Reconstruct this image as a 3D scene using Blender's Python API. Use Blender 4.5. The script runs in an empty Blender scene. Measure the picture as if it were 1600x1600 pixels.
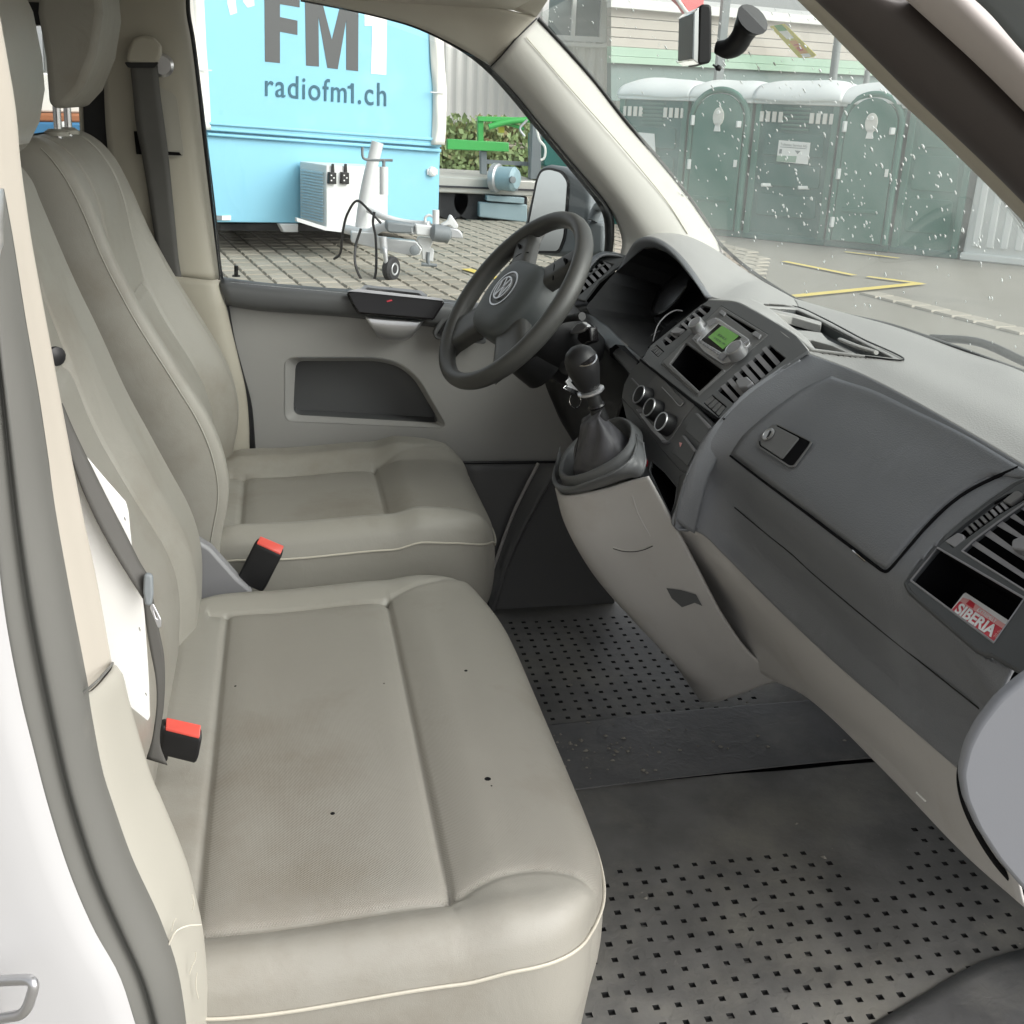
import bpy, bmesh, math, random
import numpy as np
from mathutils import Vector, Matrix, Euler
random.seed(7); rng=np.random.default_rng(7)
S=bpy.context.scene; COL=S.collection
rad=math.radians
# ------------------------------------------------------------------ camera (van axes: x forward, y to the driver's side, z up from the cab floor; ground z=-0.56)
def _rot(yaw,pit,rol):
    cy,sy,cp,sp=math.cos(yaw),math.sin(yaw),math.cos(pit),math.sin(pit)
    L=np.array([sy*cp,cy*cp,-sp]); Rt=np.array([cy,-sy,0.]); U=np.cross(Rt,L)
    cr,sr=math.cos(rol),math.sin(rol)
    return cr*Rt+sr*U, -sr*Rt+cr*U, L
FPX=1738.; CR,CU,CL=_rot(rad(11.83),rad(20.14),rad(2.2)); CC=np.array([.10,-1.68,1.19])
cam=bpy.data.cameras.new('camera'); camo=bpy.data.objects.new('camera',cam); COL.objects.link(camo)
cam.sensor_width=36; cam.lens=36*FPX/1600; cam.clip_start=.02; cam.clip_end=600
camo.matrix_world=Matrix(((CR[0],CU[0],-CL[0],CC[0]),(CR[1],CU[1],-CL[1],CC[1]),(CR[2],CU[2],-CL[2],CC[2]),(0,0,0,1)))
S.camera=camo
# ------------------------------------------------------------------ sky, sun, exposure (bright overcast)
W=bpy.data.worlds.new('World'); S.world=W; W.use_nodes=True
nt=W.node_tree; nt.nodes.clear()
wo=nt.nodes.new('ShaderNodeOutputWorld'); bg=nt.nodes.new('ShaderNodeBackground'); sk=nt.nodes.new('ShaderNodeTexSky')
sk.sky_type='NISHITA'; sk.sun_disc=False; sk.sun_elevation=rad(35); sk.sun_rotation=rad(125); sk.air_density=1.2; sk.dust_density=4
hs=nt.nodes.new('ShaderNodeHueSaturation'); hs.inputs['Saturation'].default_value=.16
nt.links.new(sk.outputs[0],hs.inputs['Color']); nt.links.new(hs.outputs[0],bg.inputs[0]); bg.inputs[1].default_value=.15
nt.links.new(bg.outputs[0],wo.inputs[0])
sd=bpy.data.lights.new('sun','SUN'); sd.energy=1.25; sd.angle=rad(55); sd.color=(1,.97,.92)
so=bpy.data.objects.new('sun',sd); COL.objects.link(so); so.rotation_euler=Vector((.66,-.46,.56)).to_track_quat('Z','Y').to_euler()
S.view_settings.view_transform='Standard'; S.view_settings.look='None'; S.view_settings.gamma=1; S.view_settings.use_curve_mapping=False
S.view_settings.exposure=.62
S.render.engine='CYCLES'; S.cycles.max_bounces=10; S.cycles.transparent_max_bounces=12; S.cycles.diffuse_bounces=5
S.render.resolution_x=1024; S.render.resolution_y=1024
# ------------------------------------------------------------------ back-projection: a photo point on a known plane becomes a place in the van
def ray(px,py): return ((px-800)*CR-(py-800)*CU)/FPX+CL
def at(px,py,**k):
    d=ray(px,py); a,v=list(k.items())[0]; i='xyz'.index(a)
    return CC+(v-CC[i])/d[i]*d
def ax(v): return lambda px,py:at(px,py,x=v)
def A(l,**k): return [at(px,py,**k) for px,py in l]
def Y(l): return [at(px,py,y=y) for px,py,y in l]
def X_(l): return [at(px,py,x=x) for px,py,x in l]
class Pl:
    def __init__(s,O,U,V):
        s.O=np.array(O,float); s.U=np.array(U,float); s.U/=np.linalg.norm(s.U)
        V=np.array(V,float); V=V-V.dot(s.U)*s.U; s.V=V/np.linalg.norm(V)
        s.N=np.cross(s.U,s.V)
        if s.N.dot(CC-s.O)<0: s.N=-s.N; s.V=-s.V
    def at(s,px,py,off=0.):
        d=ray(px,py); O=s.O+s.N*off
        return CC+d*((O-CC).dot(s.N)/d.dot(s.N))
    def uv(s,p): q=np.array(p)-s.O; return (q.dot(s.U),q.dot(s.V))
    def px(s,px,py,off=0.): return s.uv(s.at(px,py,off))
    def w(s,u,v,off=0.): return s.O+s.U*u+s.V*v+s.N*off
    def mtx(s,off=0.):
        O=s.O+s.N*off
        return Matrix(((s.U[0],s.V[0],s.N[0],O[0]),(s.U[1],s.V[1],s.N[1],O[1]),(s.U[2],s.V[2],s.N[2],O[2]),(0,0,0,1)))
def P3(a,b,c): return Pl(a,np.array(b)-np.array(a),np.array(c)-np.array(a))
# ------------------------------------------------------------------ materials
def mat(name,col,rough=.5,metal=0,spec=.5,noise=0.,nscale=8,bump=0.,bscale=400,bdist=.0006,stain=None,sscale=3,sthr=.55,tex='noise',coat=0,rvar=0.,emit=None,wr=0.,wrs=16,soft=.2):
    m=bpy.data.materials.new(name); m.use_nodes=True; n=m.node_tree; b=n.nodes['Principled BSDF']
    b.inputs['Base Color'].default_value=(*col,1); b.inputs['Roughness'].default_value=rough; b.inputs['Metallic'].default_value=metal
    b.inputs['Specular IOR Level'].default_value=spec; b.inputs['Coat Weight'].default_value=coat
    tc=n.nodes.new('ShaderNodeTexCoord'); last=None
    if noise or stain or rvar:
        t=n.nodes.new('ShaderNodeTexNoise'); t.inputs['Scale'].default_value=nscale; t.inputs['Detail'].default_value=6
        n.links.new(tc.outputs['Object'],t.inputs['Vector'])
        mx=n.nodes.new('ShaderNodeMix'); mx.data_type='RGBA'
        mx.inputs['A'].default_value=(*[c*(1-noise) for c in col],1); mx.inputs['B'].default_value=(*[min(1,c*(1+noise)) for c in col],1)
        n.links.new(t.outputs['Fac'],mx.inputs['Factor']); last=mx.outputs['Result']
        if rvar:
            mr=n.nodes.new('ShaderNodeMapRange'); mr.inputs['To Min'].default_value=rough-rvar; mr.inputs['To Max'].default_value=rough+rvar
            n.links.new(t.outputs['Fac'],mr.inputs['Value']); n.links.new(mr.outputs[0],b.inputs['Roughness'])
    if stain:
        t=n.nodes.new('ShaderNodeTexNoise'); t.inputs['Scale'].default_value=sscale; t.inputs['Detail'].default_value=7; t.inputs['Roughness'].default_value=.65
        n.links.new(tc.outputs['Object'],t.inputs['Vector'])
        r=n.nodes.new('ShaderNodeValToRGB'); r.color_ramp.elements[0].position=sthr; r.color_ramp.elements[1].position=sthr+soft
        n.links.new(t.outputs['Fac'],r.inputs[0])
        m2=n.nodes.new('ShaderNodeMix'); m2.data_type='RGBA'; m2.inputs['B'].default_value=(*stain,1)
        n.links.new(r.outputs[0],m2.inputs['Factor']); n.links.new(last,m2.inputs['A']); last=m2.outputs['Result']
    if last: n.links.new(last,b.inputs['Base Color'])
    if bump:
        if tex=='noise':
            t=n.nodes.new('ShaderNodeTexNoise'); t.inputs['Scale'].default_value=bscale; t.inputs['Detail'].default_value=2; o=t.outputs['Fac']
            n.links.new(tc.outputs['Object'],t.inputs['Vector'])
        elif tex=='voro':
            t=n.nodes.new('ShaderNodeTexVoronoi'); t.inputs['Scale'].default_value=bscale; o=t.outputs['Distance']
            n.links.new(tc.outputs['Object'],t.inputs['Vector'])
        elif tex=='weave':
            mp=n.nodes.new('ShaderNodeMapping'); mp.inputs['Rotation'].default_value=(0,0,rad(45)); n.links.new(tc.outputs['Object'],mp.inputs['Vector'])
            ws=[]
            for d in 'XY':
                t=n.nodes.new('ShaderNodeTexWave'); t.bands_direction=d; t.inputs['Scale'].default_value=bscale; n.links.new(mp.outputs[0],t.inputs['Vector']); ws.append(t)
            mm=n.nodes.new('ShaderNodeMath'); mm.operation='MULTIPLY'; n.links.new(ws[0].outputs['Fac'],mm.inputs[0]); n.links.new(ws[1].outputs['Fac'],mm.inputs[1]); o=mm.outputs[0]
        bp=n.nodes.new('ShaderNodeBump'); bp.inputs['Strength'].default_value=bump; bp.inputs['Distance'].default_value=bdist
        n.links.new(o,bp.inputs['Height']); n.links.new(bp.outputs[0],b.inputs['Normal'])
        if wr:
            w1=n.nodes.new('ShaderNodeTexNoise'); w1.inputs['Scale'].default_value=wrs; w1.inputs['Detail'].default_value=5; w1.inputs['Distortion'].default_value=1.2
            n.links.new(tc.outputs['Object'],w1.inputs['Vector'])
            b2=n.nodes.new('ShaderNodeBump'); b2.inputs['Strength'].default_value=wr; b2.inputs['Distance'].default_value=.004
            n.links.new(w1.outputs['Fac'],b2.inputs['Height']); n.links.new(b2.outputs[0],bp.inputs['Normal'])
    if emit:
        b.inputs['Emission Color'].default_value=(*emit[0],1); b.inputs['Emission Strength'].default_value=emit[1]
    return m
def glassmat(name,tint=(.96,.98,.97),refl=.06,veil=0.,dirt=None):
    m=bpy.data.materials.new(name); m.use_nodes=True; n=m.node_tree; n.nodes.clear()
    o=n.nodes.new('ShaderNodeOutputMaterial'); t=n.nodes.new('ShaderNodeBsdfTransparent'); t.inputs[0].default_value=(*tint,1)
    g=n.nodes.new('ShaderNodeBsdfGlossy'); g.inputs['Roughness'].default_value=.02
    lw=n.nodes.new('ShaderNodeFresnel'); lw.inputs[0].default_value=1.45
    ml=n.nodes.new('ShaderNodeMath'); ml.operation='MULTIPLY'; ml.inputs[1].default_value=refl
    n.links.new(lw.outputs[0],ml.inputs[0])
    m1=n.nodes.new('ShaderNodeMixShader'); n.links.new(ml.outputs[0],m1.inputs[0]); n.links.new(t.outputs[0],m1.inputs[1]); n.links.new(g.outputs[0],m1.inputs[2]); out=m1.outputs[0]
    if veil:
        tr=n.nodes.new('ShaderNodeBsdfTranslucent'); tr.inputs[0].default_value=(.82,.88,.85,1)
        df=n.nodes.new('ShaderNodeBsdfDiffuse'); df.inputs[0].default_value=(.7,.74,.72,1)
        ms=n.nodes.new('ShaderNodeMixShader'); ms.inputs[0].default_value=.3; n.links.new(tr.outputs[0],ms.inputs[1]); n.links.new(df.outputs[0],ms.inputs[2])
        tc=n.nodes.new('ShaderNodeTexCoord'); nz=n.nodes.new('ShaderNodeTexNoise'); nz.inputs['Scale'].default_value=7; nz.inputs['Detail'].default_value=5; n.links.new(tc.outputs['Object'],nz.inputs['Vector'])
        mr=n.nodes.new('ShaderNodeMapRange'); mr.inputs['From Min'].default_value=.3; mr.inputs['From Max'].default_value=.75; mr.inputs['To Min'].default_value=veil*.7; mr.inputs['To Max'].default_value=veil*1.5; n.links.new(nz.outputs['Fac'],mr.inputs['Value'])
        m2=n.nodes.new('ShaderNodeMixShader'); n.links.new(mr.outputs[0],m2.inputs[0]); n.links.new(out,m2.inputs[1]); n.links.new(ms.outputs[0],m2.inputs[2]); out=m2.outputs[0]
    n.links.new(out,o.inputs[0]); return m
M={}
M['leather']=mat('seat_leather',(.31,.298,.262),.46,spec=.5,noise=.07,nscale=5,bump=.35,bscale=900,bdist=.0004,tex='voro',rvar=.08,stain=(.215,.19,.15),sscale=3.5,sthr=.5,soft=.3,wr=.30,wrs=14)
M['perf']=mat('seat_fabric',(.305,.29,.255),.5,spec=.42,noise=.06,nscale=6,bump=.55,bscale=150,bdist=.0008,tex='weave',stain=(.225,.20,.16),sscale=3.5,sthr=.5,soft=.3,wr=.22,wrs=9)
M['holes']=mat('mat_hole_floor',(.022,.022,.022),.7)
M['ventdark']=mat('vent_surround',(.062,.066,.07),.4,bump=.2,bscale=900,bdist=.0003)
M['gaiter']=mat('gaiter_rubber',(.055,.054,.06),.42,noise=.1,bump=.3,bscale=500,bdist=.0004,wr=.5,wrs=22)
M['pipe']=mat('seat_piping',(.55,.52,.44),.5)
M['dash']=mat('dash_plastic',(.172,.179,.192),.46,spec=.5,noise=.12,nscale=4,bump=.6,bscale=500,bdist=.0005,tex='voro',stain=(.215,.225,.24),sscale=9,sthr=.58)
M['dashtop_glare']=mat('dash_top_glare',(.36,.355,.34),.4,spec=.55,noise=.06,nscale=9,bump=.6,bscale=450,bdist=.0005,tex='voro',stain=(.40,.39,.36),sscale=14,sthr=.6)  # dash plastic made paler: windscreen glare painted into the base colour
M['stack']=mat('console_plastic',(.115,.119,.122),.42,spec=.5,noise=.05,nscale=6,bump=.2,bscale=900,bdist=.0003)
M['bezel']=mat('radio_bezel',(.14,.14,.14),.38,spec=.5)
M['silver']=mat('satin_silver',(.55,.55,.56),.28,metal=.8)
M['chrome']=mat('chrome',(.8,.8,.82),.12,metal=1)
M['btn']=mat('button_grey',(.24,.24,.25),.4)
M['black']=mat('black_plastic',(.012,.012,.013),.45,spec=.4)
M['blackgloss']=mat('gloss_black',(.010,.009,.010),.22,spec=.35)
M['deep']=mat('recess_black',(.006,.006,.007),.8,spec=.1)
M['trimgrey']=mat('lower_trim_grey',(.50,.485,.47),.55,noise=.07,nscale=5,bump=.25,bscale=700,bdist=.0003,tex='voro',stain=(.40,.37,.335),sscale=5,sthr=.55,soft=.3)
M['pillar']=mat('pillar_trim',(.50,.49,.455),.55,noise=.03,nscale=3,bump=.2,bscale=900,bdist=.0002)
M['beige']=mat('beige_trim',(.40,.375,.31),.55,noise=.05,nscale=4,bump=.2,bscale=800,bdist=.0003,stain=(.36,.32,.26),sscale=3,sthr=.58)
M['beige2']=mat('near_beige_trim',(.48,.445,.385),.5,noise=.04,nscale=4,bump=.2,bscale=800,bdist=.0003)
M['olive']=mat('lower_beige_trim',(.375,.362,.315),.48,noise=.06,nscale=5,bump=.2,bscale=800,bdist=.0003,stain=(.5,.48,.42),sscale=30,sthr=.68)
M['lining']=mat('roof_lining',(.56,.525,.455),.9,spec=.1,noise=.05,nscale=10,bump=.4,bscale=1200,bdist=.0004)
M['seal']=mat('rubber_seal',(.135,.135,.124),.6,noise=.18,nscale=6,bump=.15,bscale=200,bdist=.0006,stain=(.19,.185,.165),sscale=5,sthr=.6)
M['sealb']=mat('brown_rubber',(.065,.055,.052),.5,noise=.1,nscale=5)
M['white']=mat('white_paint',(.47,.47,.475),.28,coat=.3,noise=.02,nscale=5,stain=(.6,.58,.54),sscale=12,sthr=.68)
M['pinkw']=mat('white_door_frame',(.46,.42,.40),.5,noise=.03)
M['mat']=mat('rubber_mat',(.20,.197,.188),.5,spec=.5,noise=.5,nscale=11,bump=.5,bscale=160,bdist=.0011,stain=(.36,.345,.30),sscale=3.2,sthr=.48,soft=.28,wr=.35,wrs=40,rvar=.1)
M['mats']=mat('smooth_mat',(.155,.155,.156),.45,spec=.5,noise=.5,nscale=9,bump=.5,bscale=110,bdist=.0012,stain=(.25,.245,.225),sscale=5,sthr=.5,soft=.25,wr=.4,wrs=30,rvar=.12)
M['dirt']=mat('mud_crumbs',(.33,.31,.27),.9)
M['door']=mat('door_card',(.36,.355,.34),.55,noise=.05,nscale=4,bump=.2,bscale=800,bdist=.0003,stain=(.40,.39,.35),sscale=4,sthr=.6)
M['doordark']=mat('door_ledge',(.105,.108,.11),.45,noise=.05,bump=.2,bscale=900,bdist=.0003)
M['pod']=mat('fender_pod_grey',(.24,.25,.275),.45,noise=.03,bump=.2,bscale=700,bdist=.0003)
M['red']=mat('buckle_red',(.75,.10,.075),.4,coat=.2)
M['web']=mat('belt_webbing',(.07,.068,.062),.6,noise=.1,nscale=30,bump=.5,bscale=1500,bdist=.0004)
M['wheel']=mat('wheel_rubber',(.062,.062,.059),.42,noise=.08,nscale=8,bump=.35,bscale=900,bdist=.0003,tex='voro')
M['hub']=mat('airbag_cover',(.07,.078,.08),.5,noise=.05,bump=.3,bscale=900,bdist=.0003)
M['lcd']=mat('radio_display',(.14,.30,.09),.25,coat=.4,noise=.06,nscale=30,emit=((.16,.42,.08),.12))
M['card']=mat('white_card',(.85,.85,.83),.6)
M['cardred']=mat('red_print',(.62,.03,.05),.4)
M['pinkprint']=mat('pale_red_print',(.8,.4,.38),.5)
M['mirror']=mat('mirror_glass',(.85,.87,.88),.02,metal=1)
M['glass']=glassmat('door_glass',(.95,.97,.965),.7)
M['wglass']=glassmat('windscreen_glass',(.90,.945,.925),.6,veil=.085)
M['drop']=mat('water_drop',(.95,.97,.97),.3,spec=.8); M['drop'].node_tree.nodes['Principled BSDF'].inputs['Transmission Weight'].default_value=.35
M['yellow']=mat('sticker_yellow',(.62,.55,.05),.5); M['green']=mat('sticker_green',(.05,.32,.06),.5); M['orange']=mat('sticker_orange',(.75,.36,.10),.5)
# outside
M['blue']=mat('trailer_blue',(.23,.53,.68),.45,noise=.05,nscale=1.5,stain=(.28,.55,.66),sscale=1.2,sthr=.55)
M['canvas']=mat('white_canvas',(.74,.73,.68),.8,noise=.05,nscale=5)
M['ink']=mat('grey_print',(.075,.078,.08),.5); M['ink2']=mat('dark_blue_print',(.02,.10,.15),.5)
M['acbox']=mat('white_box',(.72,.73,.72),.4,noise=.04,nscale=3); M['acgrille']=mat('box_grille',(.42,.55,.62),.5)
M['galv']=mat('galvanised_steel',(.50,.51,.52),.42,metal=.45,noise=.12,nscale=9)
M['whitesteel']=mat('white_steel',(.68,.69,.69),.4,noise=.06,nscale=8)
M['tyre']=mat('tyre_rubber',(.022,.022,.024),.7)
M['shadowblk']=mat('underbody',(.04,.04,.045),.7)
M['corr']=mat('corrugated_cladding',(.78,.77,.74),.5,noise=.04,nscale=2)
M['siding']=mat('beige_siding',(.40,.37,.33),.6,noise=.06,nscale=1)
M['sidgreen']=mat('pale_green_siding',(.30,.42,.33),.6,noise=.05); M['siddark']=mat('grey_green_base',(.14,.19,.18),.6,noise=.1)
M['roofw']=mat('pale_roof',(.6,.6,.58),.5)
M['potty']=mat('potty_green',(.058,.175,.135),.42,noise=.1,nscale=3,rvar=.05,stain=(.085,.19,.155),sscale=2,sthr=.6)
M['potty2']=mat('potty_dark_green',(.03,.12,.10),.4,noise=.1,nscale=3)
M['pwhite']=mat('potty_roof_white',(.74,.77,.76),.4,noise=.03)
M['tan']=mat('paving_stone',(.30,.275,.225),.8,noise=.12,nscale=3,bump=.5,bscale=60,bdist=.003)
M['tan2']=mat('paving_stone_pale',(.35,.32,.265),.8,noise=.12,nscale=3,bump=.5,bscale=60,bdist=.003)
M['ground']=mat('worn_asphalt',(.235,.222,.19),.85,noise=.12,nscale=.8,bump=.4,bscale=30,bdist=.004,stain=(.18,.17,.15),sscale=.5,sthr=.6)
M['joint']=mat('sandy_joint',(.15,.137,.112),.9,noise=.15,nscale=3)
M['line']=mat('yellow_road_paint',(.66,.52,.12),.7,noise=.12,nscale=5,stain=(.36,.31,.16),sscale=4,sthr=.62)
M['mgreen']=mat('machine_green',(.06,.40,.09),.4,noise=.05); M['mgrey']=mat('machine_grey',(.18,.20,.21),.5)
M['teal']=mat('teal_cover',(.02,.17,.15),.5); M['flat']=mat('aluminium_flatbed',(.52,.51,.47),.45,metal=.3,noise=.08)
M['flatblue']=mat('pale_blue_box',(.28,.37,.40),.5); M['pump']=mat('pump_blue',(.30,.42,.46),.4)
M['grass']=mat('grass_blades',(.15,.20,.055),.7,noise=.5,nscale=3,stain=(.30,.22,.11),sscale=2.2,sthr=.5)
M['weed']=mat('weed_leaf',(.16,.23,.08),.6,noise=.5,nscale=2,stain=(.42,.20,.12),sscale=1.3,sthr=.56)
M['wall']=mat('retaining_wall',(.24,.21,.17),.8,noise=.25,nscale=3)
M['brown']=mat('rust_brown_panel',(.33,.13,.06),.6); M['cblue']=mat('deep_blue_panel',(.05,.17,.32),.4)
M['redtop']=mat('red_awning',(.55,.10,.10),.6); M['polem']=mat('grey_pole',(.22,.24,.24),.5); M['win']=mat('dull_window',(.16,.2,.2),.1,coat=.4)
# ------------------------------------------------------------------ object helpers
def link(o,parent=None):
    COL.objects.link(o)
    if parent is not None:
        o.parent=parent; o.matrix_parent_inverse=Matrix.Translation(parent.location).inverted()
    return o
def thing(name,label,cat,loc,group=None):
    o=bpy.data.objects.new(name,None); COL.objects.link(o); o.empty_display_size=.05
    o.location=[float(v) for v in loc]; o['label']=label; o['category']=cat
    if group: o['group']=group
    return o
def tag(o,label,cat,group=None):
    o['label']=label; o['category']=cat
    if group: o['group']=group
    return o
def mk(name,vs,fs,m,parent=None,smooth=False,sharp=None):
    me=bpy.data.meshes.new(name); me.from_pydata([tuple(float(c) for c in v) for v in vs],[],fs); me.validate(); me.update()
    me.materials.append(M[m])
    if smooth: me.polygons.foreach_set('use_smooth',[True]*len(me.polygons))
    if sharp and smooth:
        try: me.set_sharp_from_angle(angle=rad(sharp))
        except Exception: pass
    return link(bpy.data.objects.new(name,me),parent)
def fix(o):
    bm=bmesh.new(); bm.from_mesh(o.data); bmesh.ops.remove_doubles(bm,verts=bm.verts,dist=1e-5); bmesh.ops.recalc_face_normals(bm,faces=bm.faces); bm.to_mesh(o.data); bm.free(); return o
def bev(o,w,seg=2,ang=35):
    b=o.modifiers.new('b','BEVEL'); b.width=w; b.segments=seg; b.limit_method='ANGLE'; b.angle_limit=rad(ang); b.harden_normals=False
    o.data.polygons.foreach_set('use_smooth',[True]*len(o.data.polygons)); 
    try: o.data.set_sharp_from_angle(angle=rad(50))
    except Exception: pass
    return o
def sol(o,t,off=-1):
    s=o.modifiers.new('s','SOLIDIFY'); s.thickness=t; s.offset=off; return o
def cr(P,n):
    P=np.array(P,float)
    if len(P)==1: return np.repeat(P,n,0)
    if len(P)==2: return P[0]+(P[1]-P[0])*np.linspace(0,1,n)[:,None]
    d=np.concatenate([[0],np.cumsum(np.maximum(np.linalg.norm(np.diff(P,axis=0),axis=1),1e-9)**.5)]); d/=d[-1]
    E=np.vstack([2*P[0]-P[1],P,2*P[-1]-P[-2]]); k=np.concatenate([[d[0]-(d[1]-d[0])],d,[d[-1]+(d[-1]-d[-2])]])
    out=[]
    for t in np.linspace(0,1,n):
        i=min(max(np.searchsorted(d,t,side='right')-1,0),len(P)-2); j=i+1
        p0,p1,p2,p3=E[j-1],E[j],E[j+1],E[j+2]; t0,t1,t2,t3=k[j-1],k[j],k[j+1],k[j+2]
        a1=(t1-t)/(t1-t0)*p0+(t-t0)/(t1-t0)*p1; a2=(t2-t)/(t2-t1)*p1+(t-t1)/(t2-t1)*p2; a3=(t3-t)/(t3-t2)*p2+(t-t2)/(t3-t2)*p3
        b1=(t2-t)/(t2-t0)*a1+(t-t0)/(t2-t0)*a2; b2=(t3-t)/(t3-t1)*a2+(t-t1)/(t3-t1)*a3
        out.append((t2-t)/(t2-t1)*b1+(t-t1)/(t2-t1)*b2)
    return np.array(out)
def surf(rows,nu,nv,lin=False):
    R=np.array([cr(r,nu) for r in rows])
    if lin:
        out=[]; t=np.linspace(0,len(R)-1,nv)
        for a in t: i=min(int(a),len(R)-2); out.append(R[i]+(R[i+1]-R[i])*(a-i))
        return np.array(out)
    return np.stack([cr(R[:,j],nv) for j in range(nu)],1)
def gridmesh(name,G,m,parent=None,th=.003,smooth=True,closed=False):
    nv,nu=G.shape[:2]; V=G.reshape(-1,3); F=[]
    for i in range(nv-1):
        for j in range(nu if closed else nu-1):
            k=(j+1)%nu; F.append((i*nu+j,i*nu+k,(i+1)*nu+k,(i+1)*nu+j))
    o=mk(name,V,F,m,parent,smooth)
    if th:
        # orient towards the camera side so that thickness grows away from the cab
        me=o.data; p=me.polygons[len(me.polygons)//2]; c=CC-np.array(p.center)
        if np.dot(np.array(p.normal),c)<0: me.flip_normals()
        sol(o,th)
    return o
def patch(name,rows,m,parent=None,nu=24,nv=24,th=.003,lin=False): return gridmesh(name,surf(rows,nu,nv,lin),m,parent,th)
def tube(name,pts,r,m,parent=None,n=40,k=10,closed=False,flat=None):
    P=cr(pts,n) if len(pts)>2 else np.array([pts[0],pts[-1]],float)
    if closed: P=np.array(pts,float)
    n=len(P); rr=np.interp(np.linspace(0,1,n),np.linspace(0,1,len(r)),r) if hasattr(r,'__len__') else np.full(n,r)
    V=[];F=[]; up=np.array([0.3,.2,1.]); prev=None
    for i in range(n):
        t=(P[(i+1)%n]-P[i-1]) if closed else (P[min(i+1,n-1)]-P[max(i-1,0)]); t/=np.linalg.norm(t)+1e-12
        a=np.cross(t,up) if prev is None else prev-prev.dot(t)*t
        if np.linalg.norm(a)<1e-6: a=np.cross(t,[1,0,0])
        a/=np.linalg.norm(a); prev=a; b=np.cross(t,a)
        for j in range(k):
            th=2*math.pi*j/k; V.append(P[i]+rr[i]*(math.cos(th)*a+math.sin(th)*b*(flat or 1)))
    for i in range(n if closed else n-1):
        for j in range(k):
            i2=(i+1)%n; F.append((i*k+j,i*k+(j+1)%k,i2*k+(j+1)%k,i2*k+j))
    if not closed: F+= [tuple(range(k))[::-1],tuple((n-1)*k+j for j in range(k))]
    return fix(mk(name,V,F,m,parent,True,50))
def lathe(name,prof,c,axis,m,parent=None,k=32):
    a=np.array(axis,float); a/=np.linalg.norm(a); u=np.cross(a,[0,0,1.] if abs(a[2])<.9 else [1.,0,0]); u/=np.linalg.norm(u); v=np.cross(a,u); c=np.array(c,float)
    V=[];F=[]
    for r,h in prof:
        for j in range(k):
            t=2*math.pi*j/k; V.append(c+a*h+r*(math.cos(t)*u+math.sin(t)*v))
    n=len(prof)
    for i in range(n-1):
        for j in range(k): F.append((i*k+j,i*k+(j+1)%k,(i+1)*k+(j+1)%k,(i+1)*k+j))
    if prof[0][0]>1e-6: F.append(tuple(range(k))[::-1])
    if prof[-1][0]>1e-6: F.append(tuple((n-1)*k+j for j in range(k)))
    return fix(mk(name,V,F,m,parent,True,35))
def rnd(pts,r,n=5):
    out=[]; L=len(pts); pts=[np.array(p,float) for p in pts]
    for i in range(L):
        a,b,c=pts[i-1],pts[i],pts[(i+1)%L]; u=a-b; v=c-b; lu,lv=np.linalg.norm(u),np.linalg.norm(v)
        if lu<1e-9 or lv<1e-9: continue
        q=min(r,lu*.45,lv*.45)
        p0=b+u/lu*q; p2=b+v/lv*q
        for t in np.linspace(0,1,n): out.append((1-t)**2*p0+2*t*(1-t)*b+t*t*p2)
    return out
def inset(q,b):
    q=[np.array(p,float) for p in q]; n=len(q); ar=sum(q[i][0]*q[(i+1)%n][1]-q[(i+1)%n][0]*q[i][1] for i in range(n)); sg=1 if ar>0 else -1; out=[]
    for i in range(n):
        a,c,d=q[i-1],q[i],q[(i+1)%n]; u=c-a; v=d-c; lu,lv=np.linalg.norm(u),np.linalg.norm(v)
        if lu<1e-9 or lv<1e-9: out.append(c); continue
        n1=np.array([-u[1],u[0]])/lu*sg; n2=np.array([-v[1],v[0]])/lv*sg; m=n1+n2; m/=max(np.linalg.norm(m),1e-6); out.append(c+m*b/max(m.dot(n1),.5))
    return out
def plate(name,pl,outer,m,parent=None,holes=(),t=.004,off=0.,b=0.,r=0.,px=True):
    """flat piece in plane pl: outline and holes in photo points (or plane units), thickness t below off"""
    cu=bpy.data.curves.new('c','CURVE'); cu.dimensions='2D'; cu.fill_mode='BOTH'; e=t/2-b; cu.extrude=max(e,1e-5); cu.bevel_depth=b; cu.bevel_resolution=2
    for l in [outer]+list(holes):
        q=[pl.px(x,y,off) for x,y in l] if px else l
        if b: q=inset(q,b if l is outer else -b)
        if r: q=rnd(q,max(r-b,.0004) if l is outer else r)
        s=cu.splines.new('POLY'); s.points.add(len(q)-1)
        for i,p in enumerate(q): s.points[i].co=(p[0],p[1],0,1)
        s.use_cyclic_u=True
    o=bpy.data.objects.new('c',cu); COL.objects.link(o); dg=bpy.context.evaluated_depsgraph_get()
    me=bpy.data.meshes.new_from_object(o.evaluated_get(dg)); bpy.data.objects.remove(o); bpy.data.curves.remove(cu)
    me.transform(pl.mtx(off-t/2)); me.materials.clear(); me.materials.append(M[m]); me.name=name
    if b:
        me.polygons.foreach_set('use_smooth',[True]*len(me.polygons)); me.set_sharp_from_angle(angle=rad(40))
    return link(bpy.data.objects.new(name,me),parent)
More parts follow.
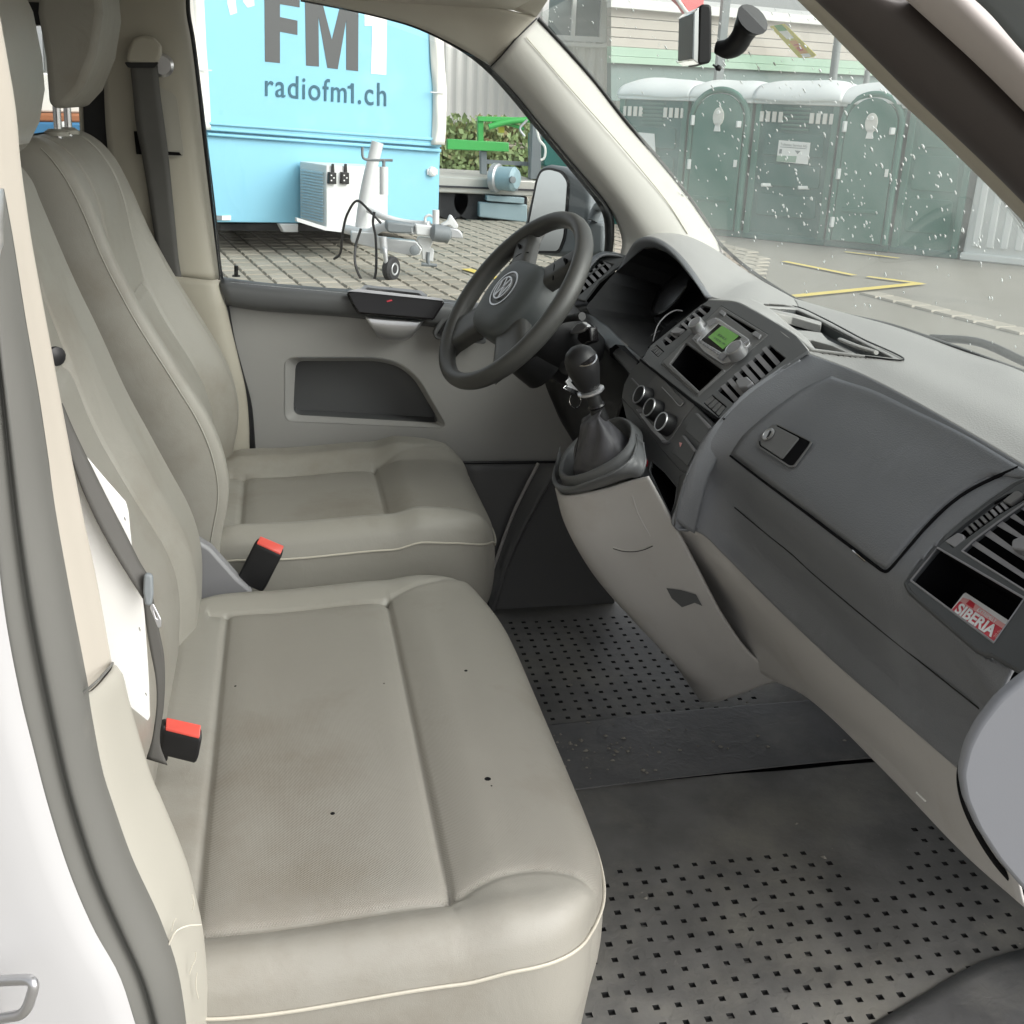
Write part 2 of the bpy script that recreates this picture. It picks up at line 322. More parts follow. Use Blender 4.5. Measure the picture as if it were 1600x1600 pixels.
def text(name,pl,s,p0,p1,hpx,m,parent=None,t=.001,off=0.001,bold=0.,space=1.):
    cu=bpy.data.curves.new('t','FONT'); cu.body=s; cu.extrude=t/2; cu.offset=bold; cu.space_character=space; cu.fill_mode='BOTH'
    o=bpy.data.objects.new('t',cu); COL.objects.link(o); dg=bpy.context.evaluated_depsgraph_get()
    me=bpy.data.meshes.new_from_object(o.evaluated_get(dg)); bpy.data.objects.remove(o); bpy.data.curves.remove(cu)
    co=np.array([v.co[:] for v in me.vertices]); 
    a=np.array(pl.px(*p0,off)); b=np.array(pl.px(*p1,off)); x0,x1=co[:,0].min(),co[:,0].max(); y1=co[:,1].max()
    w=b-a; h=np.array(pl.px(p0[0]+hpx[0],p0[1]+hpx[1],off))-a
    for v in me.vertices:
        u=(v.co[0]-x0)/(x1-x0); q=v.co[1]/y1; r=a+w*u+h*q; v.co=pl.w(r[0],r[1],off+v.co[2])
    me.materials.clear(); me.materials.append(M[m]); me.name=name
    return link(bpy.data.objects.new(name,me),parent)
def bx(name,c,s,m,parent=None,b=.0,R=None):
    v=[]
    for i in (-1,1):
        for j in (-1,1):
            for k in (-1,1):
                q=np.array([i*s[0]/2,j*s[1]/2,k*s[2]/2]); 
                if R is not None: q=np.array(R)@q
                v.append(np.array(c)+q)
    o=mk(name,v,[(0,1,3,2),(4,6,7,5),(0,4,5,1),(2,3,7,6),(0,2,6,4),(1,5,7,3)],m,parent)
    if b: bev(o,b)
    return o
def prism(name,poly,vec,m,parent=None,b=0.,seg=2):
    """solid: 3-D polygon swept by vec"""
    n=len(poly); P=[np.array(p) for p in poly]; V=P+[p+np.array(vec) for p in P]
    F=[tuple(range(n)),tuple(range(2*n-1,n-1,-1))]+[(i,(i+1)%n,n+(i+1)%n,n+i) for i in range(n)]
    o=fix(mk(name,V,F,m,parent))
    if b: bev(o,b,seg)
    return o
def cut(o,cutter,keep=False):
    md=o.modifiers.new('x','BOOLEAN'); md.operation='DIFFERENCE'; md.object=cutter; md.solver='EXACT'
    dg=bpy.context.evaluated_depsgraph_get(); me=bpy.data.meshes.new_from_object(o.evaluated_get(dg)); o.modifiers.clear(); o.data=me
    if not keep: bpy.data.objects.remove(cutter)
    return o
def inpoly(p,L):
    x,y=p; c=False; n=len(L)
    for i in range(n):
        x1,y1=L[i];x2,y2=L[(i+1)%n]
        if (y1>y)!=(y2>y) and x<(x2-x1)*(y-y1)/(y2-y1)+x1: c=not c
    return c
def carve(o,pl,loop,grow=0.):
    '''open a hole in a sheet where loop (photo points on plane pl) lies over it'''
    L=[pl.uv(q) for q in loop] if len(loop[0])==3 else [pl.px(x,y) for x,y in loop]
    if grow: L=inset(L,grow)
    bm=bmesh.new(); bm.from_mesh(o.data); dl=[f for f in bm.faces if inpoly(pl.uv(np.array(f.calc_center_median())),L) and abs((np.array(f.calc_center_median())-pl.O).dot(pl.N))<.12]
    bmesh.ops.delete(bm,geom=dl,context='FACES'); bm.to_mesh(o.data); bm.free()
from mathutils.bvhtree import BVHTree
def caster(o):
    b=BVHTree.FromPolygons([tuple(v.co) for v in o.data.vertices],[tuple(f.vertices) for f in o.data.polygons])
    def f(px,py,lift=0.):
        d=ray(px,py); d=d/np.linalg.norm(d); h=b.ray_cast(Vector(CC),Vector(d))
        if h[0] is None: return None
        n=np.array(h[1]); n=n if n.dot(d)<0 else -n
        return np.array(h[0])+n*lift
    return f
Z=np.array([0,0,1.]); YY=np.array([0,1.,0]); XX=np.array([1.,0,0])
GZ=-.56
# ================================================================== VAN SHELL
van=thing('van','white delivery van whose open cab with grey seats is looked into from the passenger side','van',(0,0,GZ))
# floor pan, bulkhead, sills
bx('floor_pan',(-.55,0,-.03),(3.9,1.66,.03),'shadowblk',van)
patch('bulkhead_carpet',[[(1.25,-.84,-.01),(1.25,0,-.01),(1.25,.84,-.01)],[(1.38,-.84,.10),(1.38,0,.10),(1.38,.84,.10)],[(1.42,-.84,.30),(1.42,0,.30),(1.42,.84,.30)],[(1.22,-.84,.62),(1.22,0,.62),(1.22,.84,.62)]],'mats',van,12,20)
bx('seat_base',(.12,-.36,.13),(.50,.86,.24),'black',van,.02); bx('seat_base',(.16,.46,.15),(.48,.46,.28),'black',van,.02)
# outer shell: bonnet, roof, rear sides (real sheet thickness)
patch('roof_lining',[[(-2.4,-.74,1.36),(-2.4,0,1.43),(-2.4,.74,1.36)],[(-.6,-.74,1.37),(-.6,0,1.44),(-.6,.74,1.37)],[(.30,-.72,1.375),(.30,0,1.44),(.30,.74,1.37)],[(.52,-.66,1.37),(.60,0,1.41),(.56,.70,1.365)]],'lining',van,16,24,.03)
G=surf([[(-2.4,-.86,1.40),(-2.4,0,1.50),(-2.4,.86,1.40)],[(.3,-.80,1.42),(.3,0,1.50),(.3,.80,1.42)],[(.56,-.72,1.40),(.64,0,1.45),(.60,.76,1.39)]],16,16); gridmesh('roof_panel',G,'white',van,.01)
patch('bonnet',[[(1.16,-.86,.74),(1.24,0,.75),(1.16,.86,.74)],[(1.45,-.86,.60),(1.55,0,.62),(1.45,.86,.60)],[(1.75,-.8,.25),(1.85,0,.25),(1.75,.8,.25)]],'white',van,14,12,.01)
# driver-side header lining and front pillar trim
le=[at(x,y,y=.79) for x,y in ((285,-14),(400,-6),(470,0),(527,11),(596,26),(654,43),(720,75),(768,104))]
mi=[at(x,y,y=.745) for x,y in ((285,-50),(400,-46),(480,-40),(545,-30),(620,-16),(690,4),(760,36),(800,66))]
up=[(-.08,.70,1.40),(.05,.70,1.395),(.15,.70,1.39),(.25,.70,1.385),(.36,.70,1.38),(.46,.70,1.375),(.56,.70,1.36)]+[at(838,27,y=.73)]
patch('header_lining',[le,mi,up],'lining',van,50,14,.004)
patch('header_lining',[[at(838,27,y=.73),(.60,.35,1.42),(.60,0,1.44),(.56,-.4,1.42),at(1248,-2,y=-.70)],[(.42,.74,1.40),(.42,.35,1.44),(.42,0,1.46),(.40,-.4,1.44),(.36,-.70,1.42)]],'lining',van,40,6,.004)
pa=Y([(764,106,.80),(801,144,.80),(841,193,.80),(881,241,.80),(916,282,.80),(942,313,.80),(962,345,.80),(972,378,.80),(968,402,.79)])
pb=Y([(780,90,.765),(820,128,.76),(864,180,.76),(906,230,.76),(944,275,.76),(978,318,.76),(1002,352,.76),(1020,385,.76),(1028,415,.74)])
pc=Y([(806,60,.745),(848,104,.745),(894,158,.75),(940,210,.755),(984,258,.76),(1024,300,.765),(1058,338,.77),(1082,375,.77),(1090,410,.75)])
pd=Y([(838,29,.765),(880,74,.775),(926,126,.785),(975,189,.795),(1022,243,.81),(1062,292,.82),(1098,342,.83),(1122,380,.84),(1140,410,.83)])
patch('front_pillar_trim',[pa,pb,pc,pd],'pillar',van,40,20,.02)
tube('trim_crease',[p+np.array([0,-.0015,0]) for p in Y([(822,58,.745),(868,112,.747),(912,162,.752),(960,216,.757),(1004,268,.763),(1044,318,.768),(1074,365,.77)])],.0011,'pipe',van,40,6)
tube('trim_joint',[np.array(p)+np.array([0,-.004,0]) for p in (pd[0],pc[0]+(pd[0]-pc[0])*.2,pc[0],pb[0],pa[0])],.0016,'black',van,20,6)
tube('door_seal',Y([(292,-20,.80),(293,20,.80),(300,60,.80),(309,130,.80),(321,230,.80),(333,330,.80),(343,425,.80),(352,470,.79),(362,530,.785),(374,580,.78),(386,630,.78),(391,680,.78),(393,712,.78)]),[.006,.006,.006,.006,.006,.007,.010,.010],'black',van,60,8)
tube('door_seal',[p+np.array([0,.004,0]) for p in Y([(470,-1,.795),(527,10,.795),(596,25,.795),(654,42,.795),(720,74,.795),(762,105,.80),(800,145,.80),(840,194,.80),(880,242,.80),(914,283,.80),(939,314,.80),(951,338,.80),(953,370,.80),(951,400,.80)])],[.004,.004,.005,.007,.009,.009,.010,.012,.010],'black',van,60,8)
tube('windscreen_seal',[p+np.array([.004,0,0]) for p in pd[:-1]]+[np.array(at(1240,466,x=1.155)),at(1400,511,x=1.155),at(1600,582,x=1.135)],.004,'black',van,80,8)
# driver-side middle pillar trim with belt slot
pr_=[at(x,y,y=.785) for x,y in ((290,-20),(291,20),(298,60),(307,130),(318,230),(330,330),(343,436))]
pl_=[at(x,y,y=.768) for x,y in ((268,-30),(272,30),(280,70),(290,150),(300,240),(312,340),(328,438))]
pm_=[at(x,y,y=.762) for x,y in ((195,-30),(200,60),(205,120),(215,200),(228,290),(245,360),(262,432))]
pk_=[at(x,y,y=.775) for x,y in ((158,-30),(160,60),(162,120),(166,210),(176,290),(190,360),(200,432))]
patch('middle_pillar_trim',[pr_,pl_,pm_,pk_],'beige',van,40,14,.02)
lr=Y([(344,437,.772),(352,470,.77),(362,515,.765),(374,565,.76),(384,610,.76),(389,660,.76),(390,720,.76),(390,800,.76)])
lm=Y([(332,438,.745),(340,470,.74),(348,515,.74),(358,565,.74),(366,610,.74),(371,660,.74),(372,720,.74),(372,800,.74)])
ll=Y([(255,430,.745),(262,470,.74),(270,515,.74),(278,565,.74),(286,610,.74),(290,660,.74),(292,720,.74),(292,800,.74)])
patch('lower_pillar_trim',[lr,lm,ll],'beige',van,30,12,.02)
# belt slot (dark recess in the trim)
q=P3(at(215,150,y=.757),at(290,240,y=.757),at(220,240,y=.757))
plate('belt_slot',q,[(206,112),(218,244),(288,246),(276,150)],'olive',van,t=.003,r=.01,off=.004)
plate('slot_opening',q,[(209,205),(213,241),(284,243),(280,238),(222,234),(215,205)],'deep',van,t=.003,off=.008)
# rear window frame strip, left side wall behind the driver
sw=Pl((0,.80,0),(1,0,0),(0,0,1))
plate('side_wall',sw,[(-2.3,-.1),(-.16,-.1),(-.16,1.38),(-2.3,1.38)],'beige',van,holes=[[(-1.9,.72),(-.315,.72),(-.285,1.32),(-1.9,1.32)]],t=.04,px=False,r=.04)
plate('window_seal',sw,[(-1.92,.70),(-.262,.70),(-.232,1.34),(-1.92,1.34)],'black',van,holes=[[(-1.88,.74),(-.305,.74),(-.277,1.30),(-1.88,1.30)]],t=.045,off=.004,px=False,r=.05)
plate('side_glass',sw,[(-1.9,.72),(-.30,.72),(-.27,1.32),(-1.9,1.32)],'glass',van,t=.004,off=-.02,px=False)
sr=Pl((0,-.90,0),(1,0,0),(0,0,1))
plate('side_wall',sr,[(-2.3,-.1),(-.30,-.1),(-.30,1.38),(-2.3,1.38)],'white',van,t=.03,off=-.01,px=False,holes=[[(-2.0,.72),(-.9,.72),(-.9,1.3),(-2.0,1.3)]],r=.03)
plate('side_glass',sr,[(-2.02,.70),(-.88,.70),(-.88,1.32),(-2.02,1.32)],'glass',van,t=.004,off=-.05,px=False)
# passenger-side middle pillar: white bodywork, rubber seal, beige trims
wb=[(-22,300),(-20,600),(-14,760),(0,932),(28,1088),(51,1180),(68,1246),(105,1364),(144,1456),(184,1529),(210,1606),(225,1650)]
w0=[at(x,y,y=-.905) for x,y in wb]; w1=[p+np.array([-.05,-.012,0]) for p in w0]; w2=[p+np.array([-.22,-.018,0]) for p in w0]; w3=[p+np.array([-.5,-.015,0]) for p in w0]; wi=[p+np.array([.004,.03,0]) for p in w0]
patch('body_panel',[wi,w0,w1,w2,w3],'white',van,50,16,.004)
sb=[(-10,300),(5,380),(26,511),(47,629),(73,797),(95,918),(128,1085),(155,1220),(168,1264),(199,1353),(247,1461),(273,1534),(286,1606),(290,1650)]
s1=[at(x,y,y=-.875) for x,y in sb]; s0=[at(x,y,y=-.892) for x,y in cr(wb,14)]
n_=len(sb); sA=cr(s0,60); sB=cr(s1,60); mid=(sA+sB)/2
rows=[sA+np.array([.0,.03,0]),sA,sA+(sB-sA)*.12+np.array([0,-.012,0]),sA+(sB-sA)*.3+np.array([0,-.010,0]),sA+(sB-sA)*.42+np.array([0,-.002,0]),sA+(sB-sA)*.58+np.array([0,-.013,0]),sA+(sB-sA)*.85+np.array([0,-.010,0]),sB,sB+np.array([.0,.03,0])]
gridmesh('door_seal',surf(rows,60,40),'seal',van,.002)
tb=[(0,25),(25,170),(32,250),(43,333),(50,380),(79,537),(97,635),(129,800),(150,898),(175,1036)]
t1=[at(x,y,y=-.79) for x,y in tb]; t0=[at(x,y,y=-.862) for x,y in [(-60,25),(-44,170),(-30,250),(-12,325),(4,380),(40,590),(62,730),(82,850),(104,970),(128,1085)]]
tA=cr(t0,50); tB=cr(t1,50)
rows=[tA+np.array([-.004,.02,0]),tA,tA+(tB-tA)*.35+np.array([.0,-.012,0]),tA+(tB-tA)*.8+np.array([0,-.012,0]),tB,tB+np.array([-.012,.012,0]),tB+np.array([-.05,.03,0])]
gridmesh('middle_pillar_trim',surf(rows,50,24),'beige2',van,.003)
lb=[(176,1037),(188,1046),(202,1096),(239,1217),(252,1246),(291,1343),(307,1403),(317,1450),(324,1547),(325,1650)]
l1=[at(x,y,y=-.79) for x,y in lb]; l0=[at(x,y,y=-.862) for x,y in [(128,1085),(136,1120),(146,1165),(168,1264),(199,1353),(228,1420),(247,1461),(273,1534),(284,1606),(288,1650)]]
tA=cr(l0,50); tB=cr(l1,50)
rows=[tA+np.array([-.004,.02,0]),tA,tA+(tB-tA)*.3+np.array([.0,-.014,0]),tA+(tB-tA)*.8+np.array([0,-.016,0]),tB,tB+np.array([-.014,.012,0]),tB+np.array([-.06,.03,0])]
gridmesh('lower_pillar_trim',surf(rows,50,24),'olive',van,.003)
tube('trim_joint',Y([(128,1085,-.872),(150,1066,-.868),(165,1050,-.845),(176,1036,-.80)]),.0012,'seal',van,12,6)
# scratches on the lower trim
for i,l in enumerate(([(263,1477),(275,1455),(292,1447),(314,1445)],[(268,1455),(272,1440),(276,1435)],[(296,1522),(300,1510),(305,1500),(306,1488)],[(300,1425),(303,1410),(300,1398)],[(310,1560),(306,1540),(308,1520)])):
    tube('scratch',[at(x,y,y=-.869+.03*(x-240)/80) for x,y in l],.0005 if i else .0009,'pipe',van,14,5)
# striker loop
stk=thing('door_striker','bent steel door striker loop on the white bodywork at the edge of the open doorway','striker',at(20,1560,y=-.93))
tube('loop',rnd([at(-60,1536,y=-.925),at(57,1530,y=-.965),at(40,1585,y=-.965),at(-60,1600,y=-.925)],.012,6)[3:-3],.0042,'silver',stk,40,10)
bx('base_plate',at(-55,1570,y=-.925),(.05,.006,.06),'silver',stk,.004)
# passenger-side front pillar: inner trim, seal, door frame
e0=[(1243,-5),(1300,52),(1352,105),(1400,152),(1460,207),(1520,266),(1572,318),(1640,388)]
e1=[(1268,-5),(1322,46),(1372,96),(1424,148),(1484,205),(1540,258),(1600,318),(1660,380)]
i0=[at(x,y,y=-.70) for x,y in e0]; i1=[at(x,y,y=-.745) for x,y in e1]
patch('front_pillar_trim',[[p+np.array([.02,.03,0]) for p in i0],i0,[ (a+b)/2+np.array([-.008,0,.0]) for a,b in zip(i0,i1)],i1,[p+np.array([.0,-.01,.02]) for p in i1]],'beige',van,30,12,.004)
sy0=[at(x,y,y=-.755) for x,y in e1]
sy1=[at(x,y,y=-.80) for x,y in ((1405,-5),(1450,38),(1495,78),(1540,122),(1600,180),(1640,218),(1700,275),(1740,315))]
sa,sb2=cr(sy0,40),cr(sy1,40)
gridmesh('door_seal',surf([sa+np.array([.01,.01,0]),sa,sa+(sb2-sa)*.3+np.array([-.012,-.012,0]),sa+(sb2-sa)*.7+np.array([-.010,-.014,0]),sb2,sb2+np.array([.01,.01,.01])],40,20),'sealb',van,.003)
fr0=[at(x,y,y=-.83) for x,y in ((1415,-5),(1460,36),(1505,77),(1550,120),(1610,180),(1700,270))]
fr1=[at(x,y,y=-.86) for x,y in ((1512,-5),(1545,30),(1580,64),(1620,108),(1660,145),(1740,225))]
patch('front_pillar',[[p+np.array([.03,.04,0]) for p in fr0],fr0,[(a+b)/2+np.array([0,-.015,0]) for a,b in zip(fr0,fr1)],fr1,[p+np.array([.02,.02,.02]) for p in fr1]],'pinkw',van,30,12,.004)
# the open passenger door's window frame, corner of it shows top right
fd0=[at(x,y,y=-.90) for x,y in ((1500,-20),(1545,20),(1590,72),(1650,135))]
fd1=[at(x,y,y=-.93) for x,y in ((1600,-60),(1650,-20),(1700,40),(1760,100))]
patch('door_frame',[fd0,[(a+b)/2+np.array([0,-.01,0]) for a,b in zip(fd0,fd1)],fd1],'mgrey',van,16,8,.01)
# windscreen
wl=[pd[7]+np.array([.003,0,-.01]),at(1240,466,x=1.155)+np.array([.0,0,-.01]),at(1400,511,x=1.155)+np.array([.0,0,-.01]),at(1600,582,x=1.135)+np.array([.0,0,-.01]),np.array([1.08,-.55,.83]),np.array([1.0,-.78,.84])]
wt=[pd[0]+np.array([.006,0,.01]),np.array([.67,.4,1.40]),np.array([.68,.0,1.41]),np.array([.67,-.25,1.405]),np.array([.62,-.5,1.38]),i0[0]+np.array([.02,.02,.03])]
wm=[pd[3]+np.array([.006,0,0])]+[ (a+b)/2+np.array([.035,0,.02]) for a,b in zip(wl[1:5],wt[1:5])]+[i0[4]+np.array([.03,.02,0])]
WG=surf([wl,wm,wt],40,30); gridmesh('windscreen',WG,'wglass',van,.0)
# driver's side mirror (outside the quarter window)
# ------------------------------------------------------------------ rain on the windscreen
V=[];F=[]
def drop(c,u,v,n,a,b,h):
    k=len(V); V.append(c+n*h)
    for r,hh in ((.6,.75),(1.,0)):
        for j in range(6):
            t=j*math.pi/3; V.append(c+(u*math.cos(t)*a+v*math.sin(t)*b)*r+n*h*hh)
    for j in range(6):
        j2=(j+1)%6; F.append((k,k+1+j,k+1+j2)); F.append((k+1+j,k+7+j,k+7+j2,k+1+j2))
nv_,nu_=WG.shape[:2]
for i in range(640):
    a=rng.random(); b=rng.random()
    if rng.random()<.45: a=.22+.45*rng.random(); b=.25+.6*rng.random()
    x=a*(nu_-1.01); y=b*(nv_-1.01); i0_,j0_=int(y),int(x); fy,fx=y-i0_,x-j0_
    p=WG[i0_,j0_]; U_=WG[i0_,j0_+1]-p; V_=WG[i0_+1,j0_]-p; c=p+U_*fx+V_*fy; n=np.cross(U_,V_); n/=np.linalg.norm(n)
    if n[0]<0: n=-n
    s=.0011+.0017*rng.random()**2; d=V_/np.linalg.norm(V_)+.4*U_/np.linalg.norm(U_); d/=np.linalg.norm(d); e=np.cross(n,d)
    drop(c+n*.0005,d,e,n,s*(1.2+1.3*rng.random()),s,s*.7)
o=mk('raindrops',V,F,'drop',None,True); o['kind']='stuff'
# wiper arm and blade outside the glass
wp=thing('windscreen_wiper','black wiper blade lying along the lower edge of the windscreen, outside the glass','wiper',at(1500,560,x=1.2))
tube('blade',[at(1440,540,x=1.2),at(1540,575,x=1.2),at(1680,625,x=1.2)],.006,'black',wp,20,8)
tube('arm',[at(1455,528,x=1.23),at(1530,535,x=1.23),at(1600,565,x=1.23),at(1680,600,x=1.22)],.007,'black',wp,20,8)
# ================================================================== DRIVER'S DOOR
dr=thing('driver_door','driver\'s door with grey card, dark window ledge and hollow map pocket, seen across the cab','door',(.4,.80,.1))
dp=Pl((0,.80,0),(1,0,0),(0,0,1))
outer=[(350,478),(362,530),(376,580),(388,630),(394,680),(396,722),(450,722),(560,722),(720,722),(880,721),(940,640),(960,500),(960,440),(720,500),(560,490)]
pocket=rnd([(445,559),(445,658),(699,669),(653,590),(626,568),(590,559)],15,5)
plate('door_card',dp,outer,'door',dr,holes=[pocket],t=.03,off=-.0,b=.003)
# bevelled pocket: rim slopes down to an inner tray
ri=[dp.at(x,y,0.001) for x,y in rnd([(445,559),(445,658),(699,669),(653,590),(626,568),(590,559)],15,5)]
rj=[dp.at(x,y,-.022) for x,y in rnd([(462,564),(458,648),(688,661),(647,592),(622,572),(589,564)],13,5)]
rk=[p+np.array([0,.05,0]) for p in rj]
n=len(ri); Vv=ri+rj+rk; F_=[(n+i,n+(i+1)%n,2*n+(i+1)%n,2*n+i) for i in range(n)]+[tuple(range(2*n,3*n))]
mk('map_pocket',Vv,F_,'doordark',dr,True,30)
mk('pocket_rim',ri+rj,[(i,(i+1)%n,n+(i+1)%n,n+i) for i in range(n)],'door',dr,True,30)
# lower edge and dark ledge
ledge_t=[(344,432),(400,440),(480,447),(560,453),(640,461),(700,468),(760,474),(860,470),(960,462)]
g0=[at(x,y,y=.815) for x,y in ledge_t]; g1=[at(x,y+6,y=.775) for x,y in ledge_t]; g2=[at(x,y+14,y=.755) for x,y in ledge_t]
g3=[at(x,y,y=.757) for x,y in ((352,470),(400,478),(480,484),(545,489),(640,500),(700,506),(760,510),(860,505),(960,500))]; g4=[at(x,y+7,y=.785) for x,y in ((352,470),(400,478),(480,484),(545,489),(640,500),(700,506),(760,510),(860,505),(960,500))]
patch('window_ledge',[g0,g1,g2,g3,g4],'doordark',dr,40,24,.004)
tube('lock_pin',[at(369,432,y=.80),at(369,415,y=.80)],.0045,'black',dr,4,10); lathe('lock_pin_collar',[(.009,0),(.008,.003),(.005,.004)],at(369,432,y=.80),Z,'black',dr,14)
# gloss black handle module + pull cup
hp=Pl(at(610,470,y=.735),(1,0,-.05),(0,.25,1))
plate('handle_panel',hp,[(541,456),(560,452),(690,468),(696,472),(678,500),(560,490),(552,478)],'blackgloss',dr,t=.02,b=.004,r=.006)
plate('handle_edge',hp,[(543,455),(560,451),(690,466),(694,470),(560,456)],'silver',dr,t=.003,off=.004)
plate('window_slot',Pl(at(610,455,y=.76),(1,0,-.06),(0,1,.3)),[(566,449),(574,446),(656,455),(662,460)],'deep',dr,t=.004,off=.002)
plate('window_slot',Pl(at(610,455,y=.757),(1,0,-.06),(0,1,.3)),[(562,452),(570,445),(658,454),(668,462),(660,462),(654,458),(574,449),(568,453)],'silver',dr,t=.004,off=.003)
plate('handle_marking',hp,[(604,470),(612,468),(613,470),(605,472)],'cardred',dr,t=.001,off=.002)
cu_=[[at(x,y,y=.745) for x,y in ((570,494),(600,497),(630,499),(662,502))],[at(x,y,y=.742) for x,y in ((576,505),(602,510),(630,512),(655,512))],[at(x,y,y=.75) for x,y in ((586,520),(604,526),(628,528),(645,524))],[at(x,y,y=.79) for x,y in ((590,527),(606,531),(628,532),(641,529))]]
patch('pull_cup',cu_,'silver',dr,16,12,.003)
sp=Pl(at(700,510,y=.755),(1,0,-.05),(0,0,1))
plate('switch_panel',sp,[(676,520),(692,492),(760,484),(760,538),(690,532),(680,530)],'doordark',dr,t=.012,b=.003,r=.008,off=.002)
plate('speaker_grille',sp,[(684,522),(698,500),(756,492),(756,532),(694,527)],'black',dr,t=.006,b=.001,r=.006,off=.007)
plate('door_glass',Pl((0,.81,0),(1,0,0),(0,-.05,1)),[(296,-60),(345,440),(720,475),(960,465),(960,340),(760,95),(470,-10)],'glass',dr,t=.004)
# kick panel under the door: light wheel-arch strip and dark step
patch('step_trim',[Y([(838,724,.79),(800,800,.79),(768,900,.79),(760,985,.79)]),Y([(876,724,.76),(832,800,.76),(792,880,.76),(775,930,.76)])],'bezel',van,12,6,.01)
patch('step_trim',[Y([(700,721,.80),(700,800,.80),(700,990,.80)]),Y([(960,720,.80),(960,800,.80),(960,990,.80)])],'bezel',van,12,6,.01)
tube('step_edge',Y([(841,724,.775),(803,800,.775),(770,890,.775)]),.004,'trimgrey',van,12,8)
tube('door_gap',Y([(396,723,.79),(560,723,.79),(720,723,.79),(874,722,.79)]),.004,'black',van,20,6)
# door mirror outside
mr=thing('door_mirror','tall dark grey door mirror outside the driver\'s window, behind the steering wheel','mirror',at(880,400,y=1.1))
mp=Pl(at(860,320,y=1.12),(.55,-1,-.0),(.12,.0,1))
mo=[(815,372),(818,350),(836,276),(842,262),(856,256),(884,262),(912,280),(920,300),(916,380),(905,400),(860,400),(820,395)]
plate('housing',mp,mo,'mgrey',mr,t=.09,b=.012,r=.02,off=-.0)
plate('mirror_glass',mp,[(823,368),(840,282),(846,268),(858,265),(876,270),(886,284),(880,370),(872,392),(826,392)],'mirror',mr,t=.004,off=.004,r=.012)
plate('glass_rim',mp,[(820,370),(837,280),(844,265),(858,261),(880,267),(890,282),(884,372),(874,396),(823,395)],'black',mr,t=.006,off=.002,r=.014)
plate('mirror_arm',Pl(at(930,370,y=.98),(1,-.3,0),(0,0,1)),[(918,348),(930,344),(944,350),(943,395),(920,402)],'mgrey',mr,t=.05,b=.008,r=.008)
tube('mirror_arm',[at(926,345,y=.98),at(934,325,y=.98),at(944,320,y=.93)],.013,'mgrey',mr,10,10)
